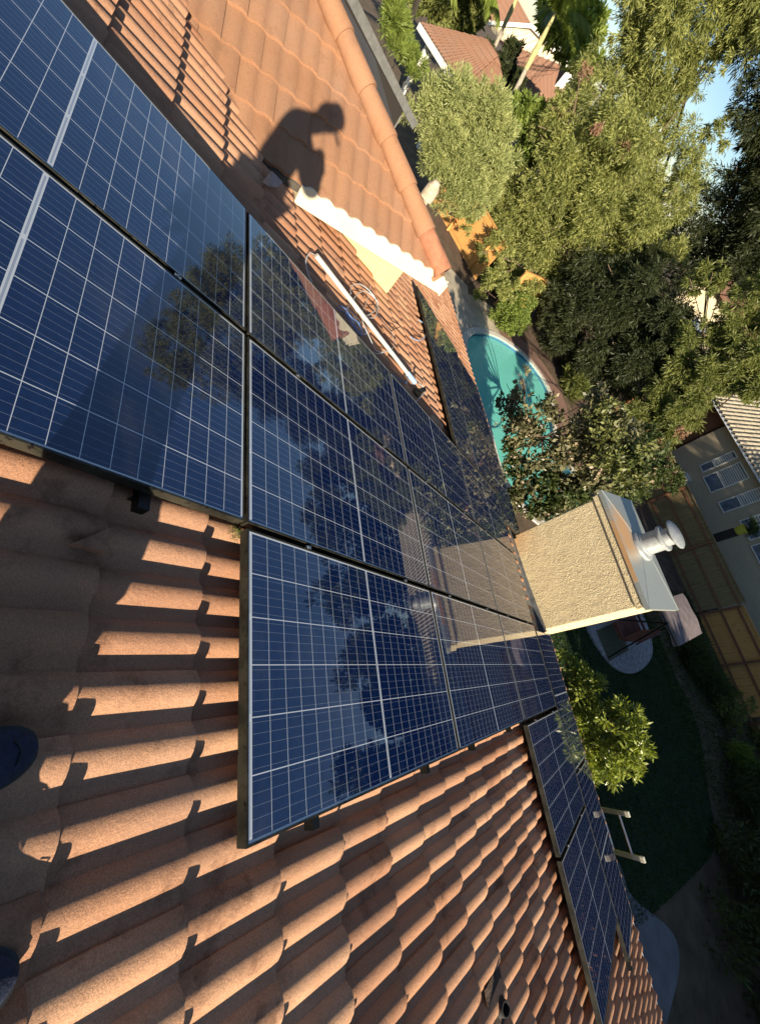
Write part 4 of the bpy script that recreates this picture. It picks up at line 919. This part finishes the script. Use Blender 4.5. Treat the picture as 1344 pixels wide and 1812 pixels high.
# grass blades
xs_ = rng.uniform(-3.4, 6, 60000); ys_ = rng.uniform(6.3, 17.2, 60000)
def inside(px, py, poly):
    r = np.zeros(len(px), bool); n = len(poly)
    for i in range(n):
        x1, y1, x2, y2 = poly[i].x, poly[i].y, poly[i - 1].x, poly[i - 1].y
        c = ((y1 > py) != (y2 > py)) & (px < (x2 - x1) * (py - y1) / (y2 - y1 + 1e-12) + x1); r ^= c
    return r
k = inside(xs_, ys_, LWN); gx, gy_ = xs_[k], ys_[k]; n = len(gx); an = rng.uniform(0, 6.28, n); hh = rng.uniform(.03, .07, n); wd = .012
V = np.stack([np.stack([gx - wd * np.cos(an), gy_ - wd * np.sin(an), np.full(n, G + .012)], 1), np.stack([gx + wd * np.cos(an), gy_ + wd * np.sin(an), np.full(n, G + .012)], 1),
              np.stack([gx + rng.normal(0, .02, n), gy_ + rng.normal(0, .02, n), G + .012 + hh], 1)], 1).reshape(-1, 3)
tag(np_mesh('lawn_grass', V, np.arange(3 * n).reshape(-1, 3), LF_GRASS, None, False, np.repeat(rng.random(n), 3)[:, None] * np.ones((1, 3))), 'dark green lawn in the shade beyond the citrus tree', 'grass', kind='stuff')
# leaf litter and dry grass on the slope beyond the lawn
n = 14000; gx = rng.uniform(-2, 8, n); gy_ = rng.uniform(16, 23, n); an = rng.uniform(0, 6.28, n); hh = rng.uniform(.03, .16, n); wd = .02
V = np.stack([np.stack([gx - wd * np.cos(an), gy_ - wd * np.sin(an), np.full(n, G + .01)], 1), np.stack([gx + wd * np.cos(an), gy_ + wd * np.sin(an), np.full(n, G + .01)], 1),
              np.stack([gx + rng.normal(0, .08, n), gy_ + rng.normal(0, .08, n), G + .01 + hh], 1)], 1).reshape(-1, 3)
tag(np_mesh('ground_cover', V, np.arange(3 * n).reshape(-1, 3), LF_SHADE, None, False, np.repeat(rng.random(n), 3)[:, None] * np.ones((1, 3))), 'low weeds and dry ground cover between lawn and back fence', 'ground cover', kind='stuff')

# ------------------------------------------------------------------ fences
def fence(name, P0, P1, H_, mat, postmat, label, step=2.75, group=None, postside=1, z0=G, bw=.14, rails=(.25, .95, 1.6)):
    P0, P1 = Vector(P0), Vector(P1); e = empty(name, P0, label, 'fence', group); d = (P1 - P0); d.z = 0; Lg = d.length; d.normalize(); nrm = Vector((d.y, -d.x, 0)) * postside
    nb = int(Lg / bw); m = MB()
    for i in range(nb):
        c = P0 + d * (i + .5) * bw; hh_ = H_ + random.uniform(-.025, .02); zz_ = z0 + hh_ / 2 + .04
        R_ = Matrix((d, nrm, Vector((0, 0, 1)))).transposed() @ Matrix.Rotation(rad(random.uniform(-.6, .6)), 3, 'Y'); m.box((c.x, c.y, zz_), (bw - .006, .018, hh_), R_)
    m.build('board_panel', mat, e)
    for zr in rails:
        m = MB(); a = P0 + nrm * .035; b = P1 + nrm * .035; m.beam((a.x, a.y, z0 + zr * H_ / 1.75), (b.x, b.y, z0 + zr * H_ / 1.75), .038, .085); m.build('rail', postmat, e)
    m = MB(); m.beam((P0.x, P0.y, z0 + H_ + .06), (P1.x, P1.y, z0 + H_ + .06), .12, .035); m.build('top_cap', mat, e)
    k = int(Lg / step)
    for i in range(k + 1):
        c = P0 + d * min(Lg, i * step) + nrm * .06; m = MB(); m.box((c.x, c.y, z0 + H_ / 2), (.09, .09, H_ - .02)); m.build('post', postmat, e)
    return e
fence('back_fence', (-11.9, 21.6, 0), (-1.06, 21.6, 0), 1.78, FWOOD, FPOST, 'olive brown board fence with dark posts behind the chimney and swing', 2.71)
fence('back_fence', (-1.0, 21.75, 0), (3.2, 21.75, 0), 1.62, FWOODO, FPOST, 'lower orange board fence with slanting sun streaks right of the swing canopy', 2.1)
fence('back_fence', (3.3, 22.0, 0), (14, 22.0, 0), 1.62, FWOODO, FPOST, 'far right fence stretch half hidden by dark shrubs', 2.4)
f0, f1 = gz(772, 372), gz(840, 497)
fence('side_fence', f0 + (f0 - f1) * .25, f1, 1.8, FWOODO, FWOODO, 'bright orange sunlit board fence left of the pool shrubs', 2.4)
f0, f1 = gz(905, 560), gz(985, 590)
fence('side_fence', gz(872, 538), gz(935, 556), 1.8, FWOODO, FWOODO, 'short sunlit orange fence glimpsed under the feathery trees', 2.4)

# ------------------------------------------------------------------ garden furniture
sw = empty('garden_swing', (-.5, 13.7, G), 'canopied garden swing with red brown cushions standing on the round stone pad', 'garden swing')
sx, sy = -.42, 13.55; RS = Matrix.Rotation(rad(8), 3, 'Z')
def S(x, y, z): return Vector((sx, sy, G)) + RS @ Vector((x, y, z))
m = MB()
grid = [[S((i - 6) / 6 * .60, (j - 8) / 8 * 1.02, 2.0 + .05 * math.cos((i - 6) / 6 * 1.3) + .012 * math.sin(j * 1.7) * math.sin(i)) for j in range(17)] for i in range(13)]
vs = [p for r in grid for p in r]; fs = [(i * 17 + j, i * 17 + j + 1, (i + 1) * 17 + j + 1, (i + 1) * 17 + j) for i in range(12) for j in range(16)]
rimi = [(i, 0) for i in range(13)] + [(12, j) for j in range(1, 17)] + [(i, 16) for i in range(11, -1, -1)] + [(0, j) for j in range(15, 0, -1)]
n0_ = len(vs); lowv = [grid[i][j] + Vector((random.uniform(-.01, .01), random.uniform(-.01, .01), -.16 - .015 * math.sin(q * 1.3))) for q, (i, j) in enumerate(rimi)]
vs += lowv; k = len(rimi); fs += [(rimi[q][0] * 17 + rimi[q][1], rimi[(q + 1) % k][0] * 17 + rimi[(q + 1) % k][1], n0_ + (q + 1) % k, n0_ + q) for q in range(k)]
m.add(vs, fs); m.build('canopy', CANV, sw, True)
m = MB()
for s_ in (-1, 1):
    m.tube([S(-.62, s_ * 1.06, 0), S(0, s_ * 1.02, 1.95)], .022, 8); m.tube([S(.62, s_ * 1.06, 0), S(0, s_ * 1.02, 1.95)], .022, 8); m.tube([S(-.62, s_ * 1.06, .03), S(.62, s_ * 1.06, .03)], .02, 8); m.tube([S(-.6, s_ * 1.1, 1.96), S(.6, s_ * 1.1, 1.96)], .015, 6)
m.tube([S(0, -1.05, 1.95), S(0, 1.05, 1.95)], .024, 8); m.build('frame', BLACK, sw, True)
m = MB()
for j in range(3): m.box(S(-.05, (j - 1) * .52, .50), (.52, .50, .11), RS, bev=.03)
m.build('seat', CUSH, sw, True)
m = MB()
for j in range(3): m.box(S(.27, (j - 1) * .52, .80), (.11, .50, .55), RS @ Matrix.Rotation(rad(14), 3, 'Y'), bev=.03)
m.build('backrest', CUSH, sw, True)
for s_ in (-1, 1):
    m = MB(); m.box(S(-.02, s_ * .82, .62), (.6, .07, .06), RS, bev=.015); m.tube([S(-.25, s_ * .82, .62), S(-.05, s_ * .9, 1.9)], .008, 6); m.tube([S(.22, s_ * .82, .62), S(.05, s_ * .9, 1.9)], .008, 6); m.build('armrest', CUSH, sw)
PD = loop([(.45, 12.75), (.74, 14.0), (.25, 15.6), (-.9, 16.0), (-2.0, 15.2), (-2.4, 13.7), (-1.9, 12.4), (-.7, 12.05)], 8)
m = MB(); m.slab([Vector((p.x, p.y, G + .02)) for p in PD], (0, 0, .06)); pdx = m.build('stone_pad', STONE); tag(pdx, kind='structure')
m = MB()
PDo = [Vector(((p.x + .8) * 1.06 - .8, (p.y - 14) * 1.06 + 14, 0)) for p in PD]
for i in range(len(PD)):
    a, b, c, d = PD[i], PD[(i + 1) % len(PD)], PDo[(i + 1) % len(PD)], PDo[i]; m.slab([Vector((q.x, q.y, G + .01)) for q in (a.lerp(b, .04), a.lerp(b, .96), d.lerp(c, .96), d.lerp(c, .04))], (0, 0, .065))
tag(m.build('pad_edging', STONE), kind='structure')
m = MB(); m.box((-.15, 13.2, G + .086), (.9, 1.5, .01), Matrix.Rotation(rad(10), 3, 'Z')); tag(m.build('outdoor_mat', simple('mat_weave', (.09, .095, .06), .95, nscale=25, amt=.6)), 'dark worn mat on the stone pad in front of the swing', 'mat')

# ladder top at the eave
ld = empty('ladder', (2.7, 6.6, G), 'aluminium ladder whose top sticks up over the eave gutter beside the panels', 'ladder')
LY = 6.22; gA = hit(1078, 1437, 1, LY); a1 = hit(1111, 1441, 1, LY); b1 = hit(1137, 1531, 1, LY - .02); gB = hit(1088, 1498, 1, LY - .05)
def ladrail(tp2, q):
    bot_ = Vector((tp2.x + q, tp2.y + .62, G)); m = MB(); m.beam(tp2, bot_, .026, .060, up=(1, 0, 0), bev=.004); m.build('rail', ALU, ld)
    m = MB(); dv = (tp2 - bot_).normalized(); m.beam(tp2 - dv * .05, tp2 + dv * .012, .034, .070, up=(1, 0, 0), bev=.006); m.build('rail_cap', simple('cap_plastic', (.50, .49, .40), .6), ld); return bot_
ta, tb = a1, Vector((3.0, 6.2, -2.33)); ba_ = ladrail(ta, 0); bb2 = ladrail(tb, 0)
for k in range(9):
    t = .058 + k * .105; m = MB(); m.tube([ta.lerp(ba_, t), tb.lerp(bb2, t)], .015, 10); m.build('rung', ALU, ld, True)

# round pot with plant by the neighbour wall
pt = far(1315, 938, 24.2); pt.z = G
e = empty('potted_plant', pt, 'yellow green glazed pot with a plant by the neighbour wall', 'potted plant')
pz_ = far(1313, 937, 24.2); m = MB(); m.lathe(Vector((pz_.x, pz_.y, pz_.z - .25)), [(0, 0), (.16, 0), (.2, .1), (.24, .38), (.26, .40), (.22, .40), (.2, .3), (0, .3)], 20); m.build('pot', GRASS_G, e, True)
V, F, C = leaves([(pz_ + Vector((.05, 0, .35)), .35)], 900, .13, aspect=.3, clump=15, cs=.4); np_mesh('foliage', V, F, LF_SHADE, e, False, C)
m = MB(); m.box((pz_.x, pz_.y, (G + pz_.z - .25) / 2), (.34, .34, pz_.z - .25 - G)); m.build('stand', SHADEB, e)

# ------------------------------------------------------------------ neighbour house beyond the back fence
NY = 25.0
nh = empty('neighbour_house', (-6, 27, G), 'tan stucco house with white framed windows and a pale corrugated roof beyond the back fence', 'house')
def nW(x, y): return hit(x, y, 1, NY)
m = MB(); e1 = nW(1270, 715); e2 = nW(1344, 850); ez = -1.22
m.box((-3, NY + 2.5, (G + ez) / 2), (13.5, 5.0, ez - G)); m.build('wall', STUCN, nh)
def window(pts, parent, blind=True, mat=None):
    P = [nW(*q) for q in pts]; x0, x1 = min(p.x for p in P), max(p.x for p in P); z0, z1 = min(p.z for p in P), max(p.z for p in P)
    f = MB(); t = .05; yy = NY - .03
    for (a, b, c, d) in ((x0, x1, z0, z0 + t), (x0, x1, z1 - t, z1), (x0, x0 + t, z0 + t, z1 - t), (x1 - t, x1, z0 + t, z1 - t), (x0 + t, x1 - t, z0 + (z1 - z0) * .36, z0 + (z1 - z0) * .36 + t)):
        f.box(((a + b) / 2, yy, (c + d) / 2), (b - a, .06, d - c))
    w_ = f.build('window', WHITE, parent); g = MB(); g.box(((x0 + x1) / 2, NY - .012, (z0 + z1) / 2), (x1 - x0 - .02, .02, z1 - z0 - .02)); g.build('pane', mat or GLASSD, w_)
    if blind:
        bl = MB(); zb0 = z0 + (z1 - z0) * .36 + t; nb = int((z1 - t - zb0) / .09)
        for i in range(nb): bl.box(((x0 + x1) / 2, NY - .03, zb0 + (i + .5) * .09), (x1 - x0 - 2 * t - .01, .008, .075), Matrix.Rotation(rad(25), 3, 'X'))
        bl.build('blind', BLIND, w_)
for q in ([(1243, 845), (1257, 873), (1323, 847), (1309, 817)], [(1270, 891), (1283, 906), (1375, 875), (1362, 855)], [(1237, 826), (1244, 836), (1304, 808), (1298, 797)], [(1307, 922), (1326, 957), (1392, 935), (1372, 900)], [(1330, 965), (1350, 1010), (1400, 990), (1385, 950)]): window(q, nh)
m = MB(); m.box((-11.2, NY + .3, (G + ez) / 2 - .1), (2.5, .2, ez - G)); m.build('garage_door', FPOST, nh)
m = MB(); m.box((-6, NY - .42, ez - .03), (19, .12, .10)); m.box((-6, NY - .2, ez + .02), (19, .36, .02)); m.build('gutter', LINERW, nh)
# corrugated clay roof sloping up and away
def fr_n(P):
    a, b, n_ = P[:, 0], P[:, 1], P[:, 2]; c_, s_ = math.cos(rad(20)), math.sin(rad(20)); return np.stack([-a, NY - .45 - b * c_ * -1 * -1 + 0 * a, ez + .05 - b * s_ * -1 * -1 + n_], 1)
def fr_nb(P):    # b measured down slope towards -Y; b negative goes up
    a, b, n_ = P[:, 0], P[:, 1], P[:, 2]; c_, s_ = math.cos(rad(20)), math.sin(rad(20)); return np.stack([-a, NY - .42 - b * c_, ez + .06 - b * s_ + n_], 1)
RPs, TWs, COs = RP, TW, CO_
RP = .26; TW = .52; CO_ = .42
tile_roof('roof', TILEP, nh, fr_nb, -3.6, 15.5, -6.6, 0, nu=5, H=.07, lift=.02)
RP, TW, CO_ = RPs, TWs, COs
m = MB(); c_, s_ = math.cos(rad(20)), math.sin(rad(20))
m.slab([(-15.5, NY - .42, ez), (3.6, NY - .42, ez), (3.6, NY - .42 + 6.6 * c_, ez + 6.6 * s_), (-15.5, NY - .42 + 6.6 * c_, ez + 6.6 * s_)], (0, 0, .04)); m.build('roof_deck', DARKM, nh)
m = MB(); dp = nW(1216, 835); m.box((-8.0, NY - .15, -3.95), (.45, .3, .5)); m.build('utility_box', WHITE, nh)

# cream gable seen through the dark trees
e = empty('cream_house', far(1240, 600, 34), 'cream stucco wall of a taller house glimpsed through the dark trees', 'house')
c = far(1240, 575, 34); dv = Vector((c.x - C0.x, c.y - C0.y, 0)).normalized(); rr_ = Vector((dv.y, -dv.x, 0)); m = MB()
Rr = Matrix((rr_, dv, Vector((0, 0, 1)))).transposed()
cz_ = c.copy(); m.box((c.x + dv.x * 3, c.y + dv.y * 3, (G + c.z + 1.4) / 2), (4.6, 6, c.z + 1.4 - G), Rr); m.build('wall', CREAM, e)
m = MB(); tpz = c.z + 1.4; cc_ = Vector((c.x + dv.x * 3, c.y + dv.y * 3, tpz)); q = [cc_ + rr_ * sx_ * 3.6 + dv * sy_ * 3.5 for sx_, sy_ in ((-1, -1), (1, -1), (1, 1), (-1, 1))]; ap = [cc_ + Vector((0, 0, 1.4)) - dv * .5, cc_ + Vector((0, 0, 1.4)) + dv * .5]
m.add(q + ap, [(0, 1, 4), (1, 2, 5, 4), (2, 3, 5), (3, 0, 4, 5), (3, 2, 1, 0)]); m.build('roof', TILEN, e)
m = MB(); wc = c - dv * .0 + Vector((0, 0, -.4)); m.box(wc - dv * .03, (1.2, .06, 1.0), Rr); w_ = m.build('window', WHITE, e); m = MB(); m.box(wc - dv * .06, (1.05, .03, .85), Rr); m.build('pane', GLASSD, w_)

# ------------------------------------------------------------------ houses at the top edge
def F(x, y, d): return far(x, y, d)
def quadroof(name, P, mat, parent, rib=.26, H=.05):
    """ribbed roof plane over a quad P = eave left, eave right, top right, top left"""
    a, b, c, d = [Vector(p) for p in P]; W_ = max((b - a).length, (c - d).length); n1 = max(8, int(W_ / rib) * 6); n2 = max(2, int((d - a).length / .40))
    nr = (b - a).cross(d - a).normalized()
    if nr.z < 0: nr = -nr
    V = []; Fq = []
    for j in range(n2 + 1):
        for dd in (0, 1):
            t = j / n2; 
            for i in range(n1 + 1):
                s = i / n1; p = a.lerp(b, s).lerp(d.lerp(c, s), t); V.append(p + nr * (H * max(0, math.sin(s * W_ / rib * 2 * math.pi)) + (.03 if dd else 0)))
    for j in range(n2):
        r0_, r1_ = (2 * j + 1) * (n1 + 1), (2 * j + 2) * (n1 + 1)
        for i in range(n1): Fq.append((r0_ + i, r0_ + i + 1, r1_ + i + 1, r1_ + i))
        r2_ = (2 * j + 2) * (n1 + 1); r3_ = (2 * j + 3) * (n1 + 1)
        for i in range(n1): Fq.append((r2_ + i, r2_ + i + 1, r3_ + i + 1, r3_ + i))
    V = np.array([list(v) for v in V]); C = np.full((len(V), 3), .5); return np_mesh(name, V, np.array(Fq), mat, parent, True, C)
# gazebo
gzb = empty('gazebo', gz(760, 130), 'white framed gazebo with a brown hipped tile roof beyond the olive tree', 'gazebo')
g1, g2 = F(738, 50, 32), F(822, 146, 28.5); g2.z = g1.z = (g1.z + g2.z) / 2
ax_ = (g2 - g1); ax_.z = 0; Lg = ax_.length; ax_.normalize(); bk2 = Vector((ax_.y, -ax_.x, 0)); 
if bk2.dot(Vector((-1, .3, 0))) < 0: bk2 = -bk2
dp_ = 5.2; g3_, g4_ = g2 + bk2 * dp_, g1 + bk2 * dp_; ap1 = (g1 + g3_) / 2 + Vector((0, 0, 1.55)) - ax_ * .6; ap2 = (g1 + g3_) / 2 + Vector((0, 0, 1.55)) + ax_ * .6
quadroof('roof', [g1, g2, ap2, ap1], TILEN, gzb)
quadroof('roof', [g2, g3_, ap2, ap2], TILEN, gzb); quadroof('roof', [g3_, g4_, ap1, ap2], TILEN, gzb); quadroof('roof', [g4_, g1, ap1, ap1], TILEN, gzb)
m = MB()
for p, q in ((g1, g2), (g2, g3_), (g3_, g4_), (g4_, g1)): m.beam(p + Vector((0, 0, -.13)), q + Vector((0, 0, -.13)), .10, .26)
for q_, w2 in ((ap1, .1), (ap2, .1)): pass
m.build('fascia', WHITE, gzb)
for p in (g1 + ax_ * .7 + bk2 * .5, g2 - ax_ * .7 + bk2 * .5, g3_ - ax_ * .7 - bk2 * .5, g4_ + ax_ * .7 - bk2 * .5):
    m = MB(); m.box((p.x, p.y, (G + p.z - .2) / 2), (.22, .22, p.z - .2 - G)); m.box((p.x, p.y, G + .2), (.34, .34, .4)); m.beam((p.x, p.y, p.z - 1.0), (p.x, p.y, p.z - .25) + Vector((0, 0, 0)) if False else Vector((p.x, p.y, p.z - .25)) + ax_ * .7, .12, .12); m.build('post', WHITE, gzb)
# tan roof house with a cream gable wall
D1 = 78
h2 = empty('cream_gable_house', F(930, 150, D1), 'cream walled house with tan tile roofs behind the palms', 'house')
def wallp(pts, d, thick, mat, nm, par):
    P = [F(*q, d) for q in pts]; c = sum(P, Vector()) / len(P); dv = Vector((c.x - C0.x, c.y - C0.y, 0)).normalized(); m = MB(); m.slab(P, dv * thick); return m.build(nm, mat, par)
wallp([(862, 44), (940, 47), (1003, 118), (962, 103), (882, 70)], D1, 4, CREAM, 'upper_wall', h2)
m = MB(); A_ = [F(862, 40, D1 - .4), F(940, 46, D1 - .4), F(1004, 114, D1 - .4)]; m.beam(A_[0], A_[1], .3, .35); m.beam(A_[1], A_[2], .3, .35); m.build('barge_board', WHITE, h2)
quadroof('upper_roof', [F(862, 42, D1), F(940, 46, D1), F(905, -18, D1 + 9), F(835, -22, D1 + 9)], TILEN, h2, .7, .14)
quadroof('lower_roof', [F(912, 130, D1 - 7), F(992, 190, D1 - 7), F(1006, 122, D1 - .2), F(882, 72, D1 - .2)], TILEN, h2, .7, .14)
quadroof('porch_roof', [F(922, 190, D1 - 13), F(982, 238, D1 - 13), F(1000, 195, D1 - 9), F(927, 134, D1 - 9)], TILEN, h2, .7, .10)
wallp([(906, 150), (926, 150), (924, 192), (905, 188)], D1 - 9, 2, GREYBEAM, 'lower_wall', h2)
m = MB(); p = F(985, 158, D1 - 4); q = F(1010, 128, D1 - 4); m.beam(p, q + Vector((0, 0, 1)), .9, .9); m.build('chimney_stack', WHITE, h2)
h3 = empty('far_house', F(760, 20, 60), 'pale walled house half hidden by palm trunks at the top edge', 'house')
wallp([(683, -30), (740, -30), (722, 32), (690, 12)], 66, 4, CREAM, 'wall', h3)
quadroof('roof', [F(683, -30, 65.5), F(745, -30, 65.5), F(760, -70, 72), F(690, -70, 72)], TILEN, h3, .5, .1)
# side screen beyond the hip: dark beam and lit slats
ss = empty('patio_screen', gz(700, 150), 'grey beamed patio screen with sunlit cream slats just beyond the hip tiles', 'patio screen')
s0, s1 = F(733, 222, 12.5), F(612, -22, 10.4)
dS = (s1 - s0); bd = Vector((dS.y, -dS.x, 0)).normalized()
if bd.dot(Vector((-1, 0, 0))) < 0: bd = -bd
m = MB(); m.beam(s0, s1, .07, .15, up=(0, 0, 1)); m.build('beam', GREYBEAM, ss)
for i in range(6):
    o_ = bd * (.09 + i * .085) + Vector((0, 0, .05 - i * .01)); m = MB(); m.beam(s0.lerp(s1, .30 + i * .05) + o_, s1 + dS.normalized() * 1.5 + o_, .06, .05); m.build('slat', WHITE if i % 2 else CREAM, ss)
m = MB(); pa_, pb_ = s0.lerp(s1, .18), s1 + dS.normalized() * 1.5; m.slab([pa_ + Vector((0, 0, -.08)), pb_ + Vector((0, 0, -.08)), (pb_.x, pb_.y, G), (pa_.x, pa_.y, G)], bd * .04); m.build('shade_boards', SHADEB, ss)  # dark sheet below the beam, shade of the gap painted as its colour
m = MB()
for t_ in (.16, .55, .98):
    p = s0.lerp(s1, t_) + bd * .1; m.box((p.x, p.y, (G + p.z) / 2 - .08), (.1, .1, p.z - G - .16))
m.build('post', GREYBEAM, ss)
# lamp like roof vent past the hip corner
va = opl(768, 330, 0); vp2 = F(768, 330, 8.2)
e = empty('vent_cowl', vp2 + Vector((0, 0, -.6)), 'weathered beige vent cowl sticking up past the hip tiles', 'vent')
m = MB(); m.lathe(vp2 + Vector((0, 0, -.22)), [(.07, -.5), (.07, 0), (.12, .02), (.11, .20), (.05, .30), (0, .31)], 18); m.build('cowl', simple('cowl_clay', (.46, .38, .28), .9, nscale=14, amt=.4), e, True)
m = MB(); m.lathe(vp2 + Vector((0, 0, -.75)), [(.13, 0), (.08, .1), (.075, .3)], 18); m.build('base', LEADG, e, True)

# ------------------------------------------------------------------ shrubs in the shaded corner
def shrub(x, y, h_, r_, n_, label, mat=LF_SHADE, size=.16, asp=.2, hang=-.3, group='shrubs along the back bed', hi=1, cs=.45):
    g0 = gz(x, y); bl = [(g0 + Vector((0, 0, h_ * .55)), r_), (g0 + Vector((r_ * .6, .1, h_ * .4)), r_ * .7), (g0 + Vector((-r_ * .5, -.2, h_ * .45)), r_ * .75)]
    e = empty('shrub', g0, label, 'shrub', group); m = MB()
    for k in range(6): m.tube(spline([g0, g0 + Vector((random.uniform(-.3, .3) * r_, random.uniform(-.3, .3) * r_, h_ * .4)), g0 + Vector((random.uniform(-1, 1) * r_, random.uniform(-1, 1) * r_, h_ * .8))], 4), .015, 5)
    m.build('stems', TRUNK, e); V, F_, C = leaves(bl, n_, size, aspect=asp, hang=hang, clump=20, cs=cs, hi=hi); np_mesh('foliage', V, F_, mat, e, False, C)
shrub(1200, 1150, .55, .55, 2600, 'spiky strap leaved clump right behind the swing canopy', size=.4, asp=.06)
shrub(1222, 1185, .55, .55, 2400, 'strap leaved clump between swing and lawn edge', size=.4, asp=.06)
shrub(1265, 1250, .7, .6, 2800, 'leafy shrub at the foot of the orange fence stretch', LF_FEATH, .16, .3, hi=.6)
shrub(1245, 1215, .6, .45, 2000, 'small dark shrub against the fence bottom', LF_SHADE, .14, .3)
shrub(1300, 1085, 1.0, .6, 3200, 'dark conifer shrub in front of the fence top right', LF_DARK, .16, .2)
shrub(1365, 1160, 1.4, .8, 4200, 'dark conifer shrub cut by the right edge of the photo', LF_DARK, .18, .2)
shrub(1290, 1345, .6, .45, 2800, 'sunny yellow green grassy tuft on the dry slope', LF_BUSH, .30, .06, -1.0)
shrub(1345, 1320, .8, .55, 2600, 'green shrub beside the grassy tuft at the right edge', LF_FEATH, .18, .3, hi=.6)
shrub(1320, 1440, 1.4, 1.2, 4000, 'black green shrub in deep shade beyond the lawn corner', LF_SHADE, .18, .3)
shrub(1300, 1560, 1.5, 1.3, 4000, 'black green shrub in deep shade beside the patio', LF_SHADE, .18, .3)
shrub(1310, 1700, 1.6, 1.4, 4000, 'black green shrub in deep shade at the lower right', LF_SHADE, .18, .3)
shrub(985, 600, .9, .6, 2800, 'spiky dark palm like plant beside the brick path', LF_SHADE, .5, .06, -.2)
shrub(1020, 650, .9, .7, 2800, 'low dark plant between brick path and trees', LF_SHADE, .4, .08, -.2)
shrub(1000, 690, .8, .6, 2400, 'dark plant clump near the brick path end', LF_FEATH, .3, .15, -.2, hi=.4)
# dry pink leaf clusters hanging in the trees
for x, y, r_, d, nm in ((1105, 262, 12, 23.5, 'pinkish dry leaf cluster in the middle of the tallest feathery tree'), (1055, 228, 8, 22.8, 'small pinkish dry cluster left of the middle one'), (1205, 765, 9, 19, 'pinkish dry leaf cluster at the tip of the overhanging tree'), (1035, 130, 11, 27, 'salmon leaf cluster beside the cream house')):
    V, F_, C = leaves(pb([(x, y, r_ * 1.25)], d), 420, .12, aspect=.3, clump=12, cs=.45, shell=.1, jit=1.2); tag(np_mesh('dry_leaf_cluster', V, F_, LF_PINK, None, False, C), nm, 'dry leaves', 'dry leaf clusters in the trees')

for i, (x, y, zt_, r_) in enumerate(((1.5, 31.5, 6.5, 2.6), (5.5, 30, 7.5, 3.2), (10, 28.5, 7.0, 3.2), (14.5, 30, 8.0, 3.4), (-3.5, 34, 9, 3.0), (-10, 36, 10, 3.4), (-17, 37, 11.5, 3.4), (-24, 38, 11, 3.6))):
    bl = []; z = zt_ - r_
    while z > G + 1.5: bl.append((Vector((x + rng.normal(0, .3), y + rng.normal(0, .3), z)), r_ * random.uniform(.8, 1.05))); z -= r_ * .85
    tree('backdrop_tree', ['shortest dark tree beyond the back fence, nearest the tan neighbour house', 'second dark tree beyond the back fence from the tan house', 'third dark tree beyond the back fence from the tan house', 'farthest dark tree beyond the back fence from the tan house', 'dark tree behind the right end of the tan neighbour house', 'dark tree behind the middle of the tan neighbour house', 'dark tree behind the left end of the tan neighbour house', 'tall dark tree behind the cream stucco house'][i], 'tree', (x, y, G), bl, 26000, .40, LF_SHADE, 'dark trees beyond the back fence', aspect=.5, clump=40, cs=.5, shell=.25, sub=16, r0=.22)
# ------------------------------------------------------------------ unseen trees added on the sun side to shade the garden
for i, (x, y, zt_, r_) in enumerate(((12.5, 9.4, 1.6, 1.9), (13, 12.6, 2.4, 2.1), (12.6, 15.5, 4.5, 2.6), (13.2, 18.8, 6.0, 3.0), (12, 22.5, 6.0, 3.0), (14.5, 26.5, 6.5, 3.2), (14.6, 11.0, 1.4, 1.9), (15.2, 14.2, 3.0, 2.2))):
    bl = []; z = zt_ - r_
    while z > G + 1.2: bl.append((Vector((x + rng.normal(0, .3), y + rng.normal(0, .3), z)), r_ * random.uniform(.85, 1.05))); z -= r_ * .9
    tree('shade_tree', ['short dense unseen shade tree nearest our house', 'second dense unseen shade tree from our house', 'third unseen shade tree, clearly taller than the first two', 'fourth unseen shade tree, with a wide crown', 'fifth unseen shade tree, beyond the back fence line', 'farthest unseen tree added to shade the neighbour house', 'back row unseen shade tree between the first and second', 'back row unseen shade tree between the second and third'][i], 'tree', (x, y, G), bl, 26000, .30, LF_DARK, 'unseen trees added to shade the garden', aspect=.5, clump=40, cs=.45, shell=.3, r0=.2)
for o in bpy.data.objects:
    if '_local' in o.keys(): del o['_local']
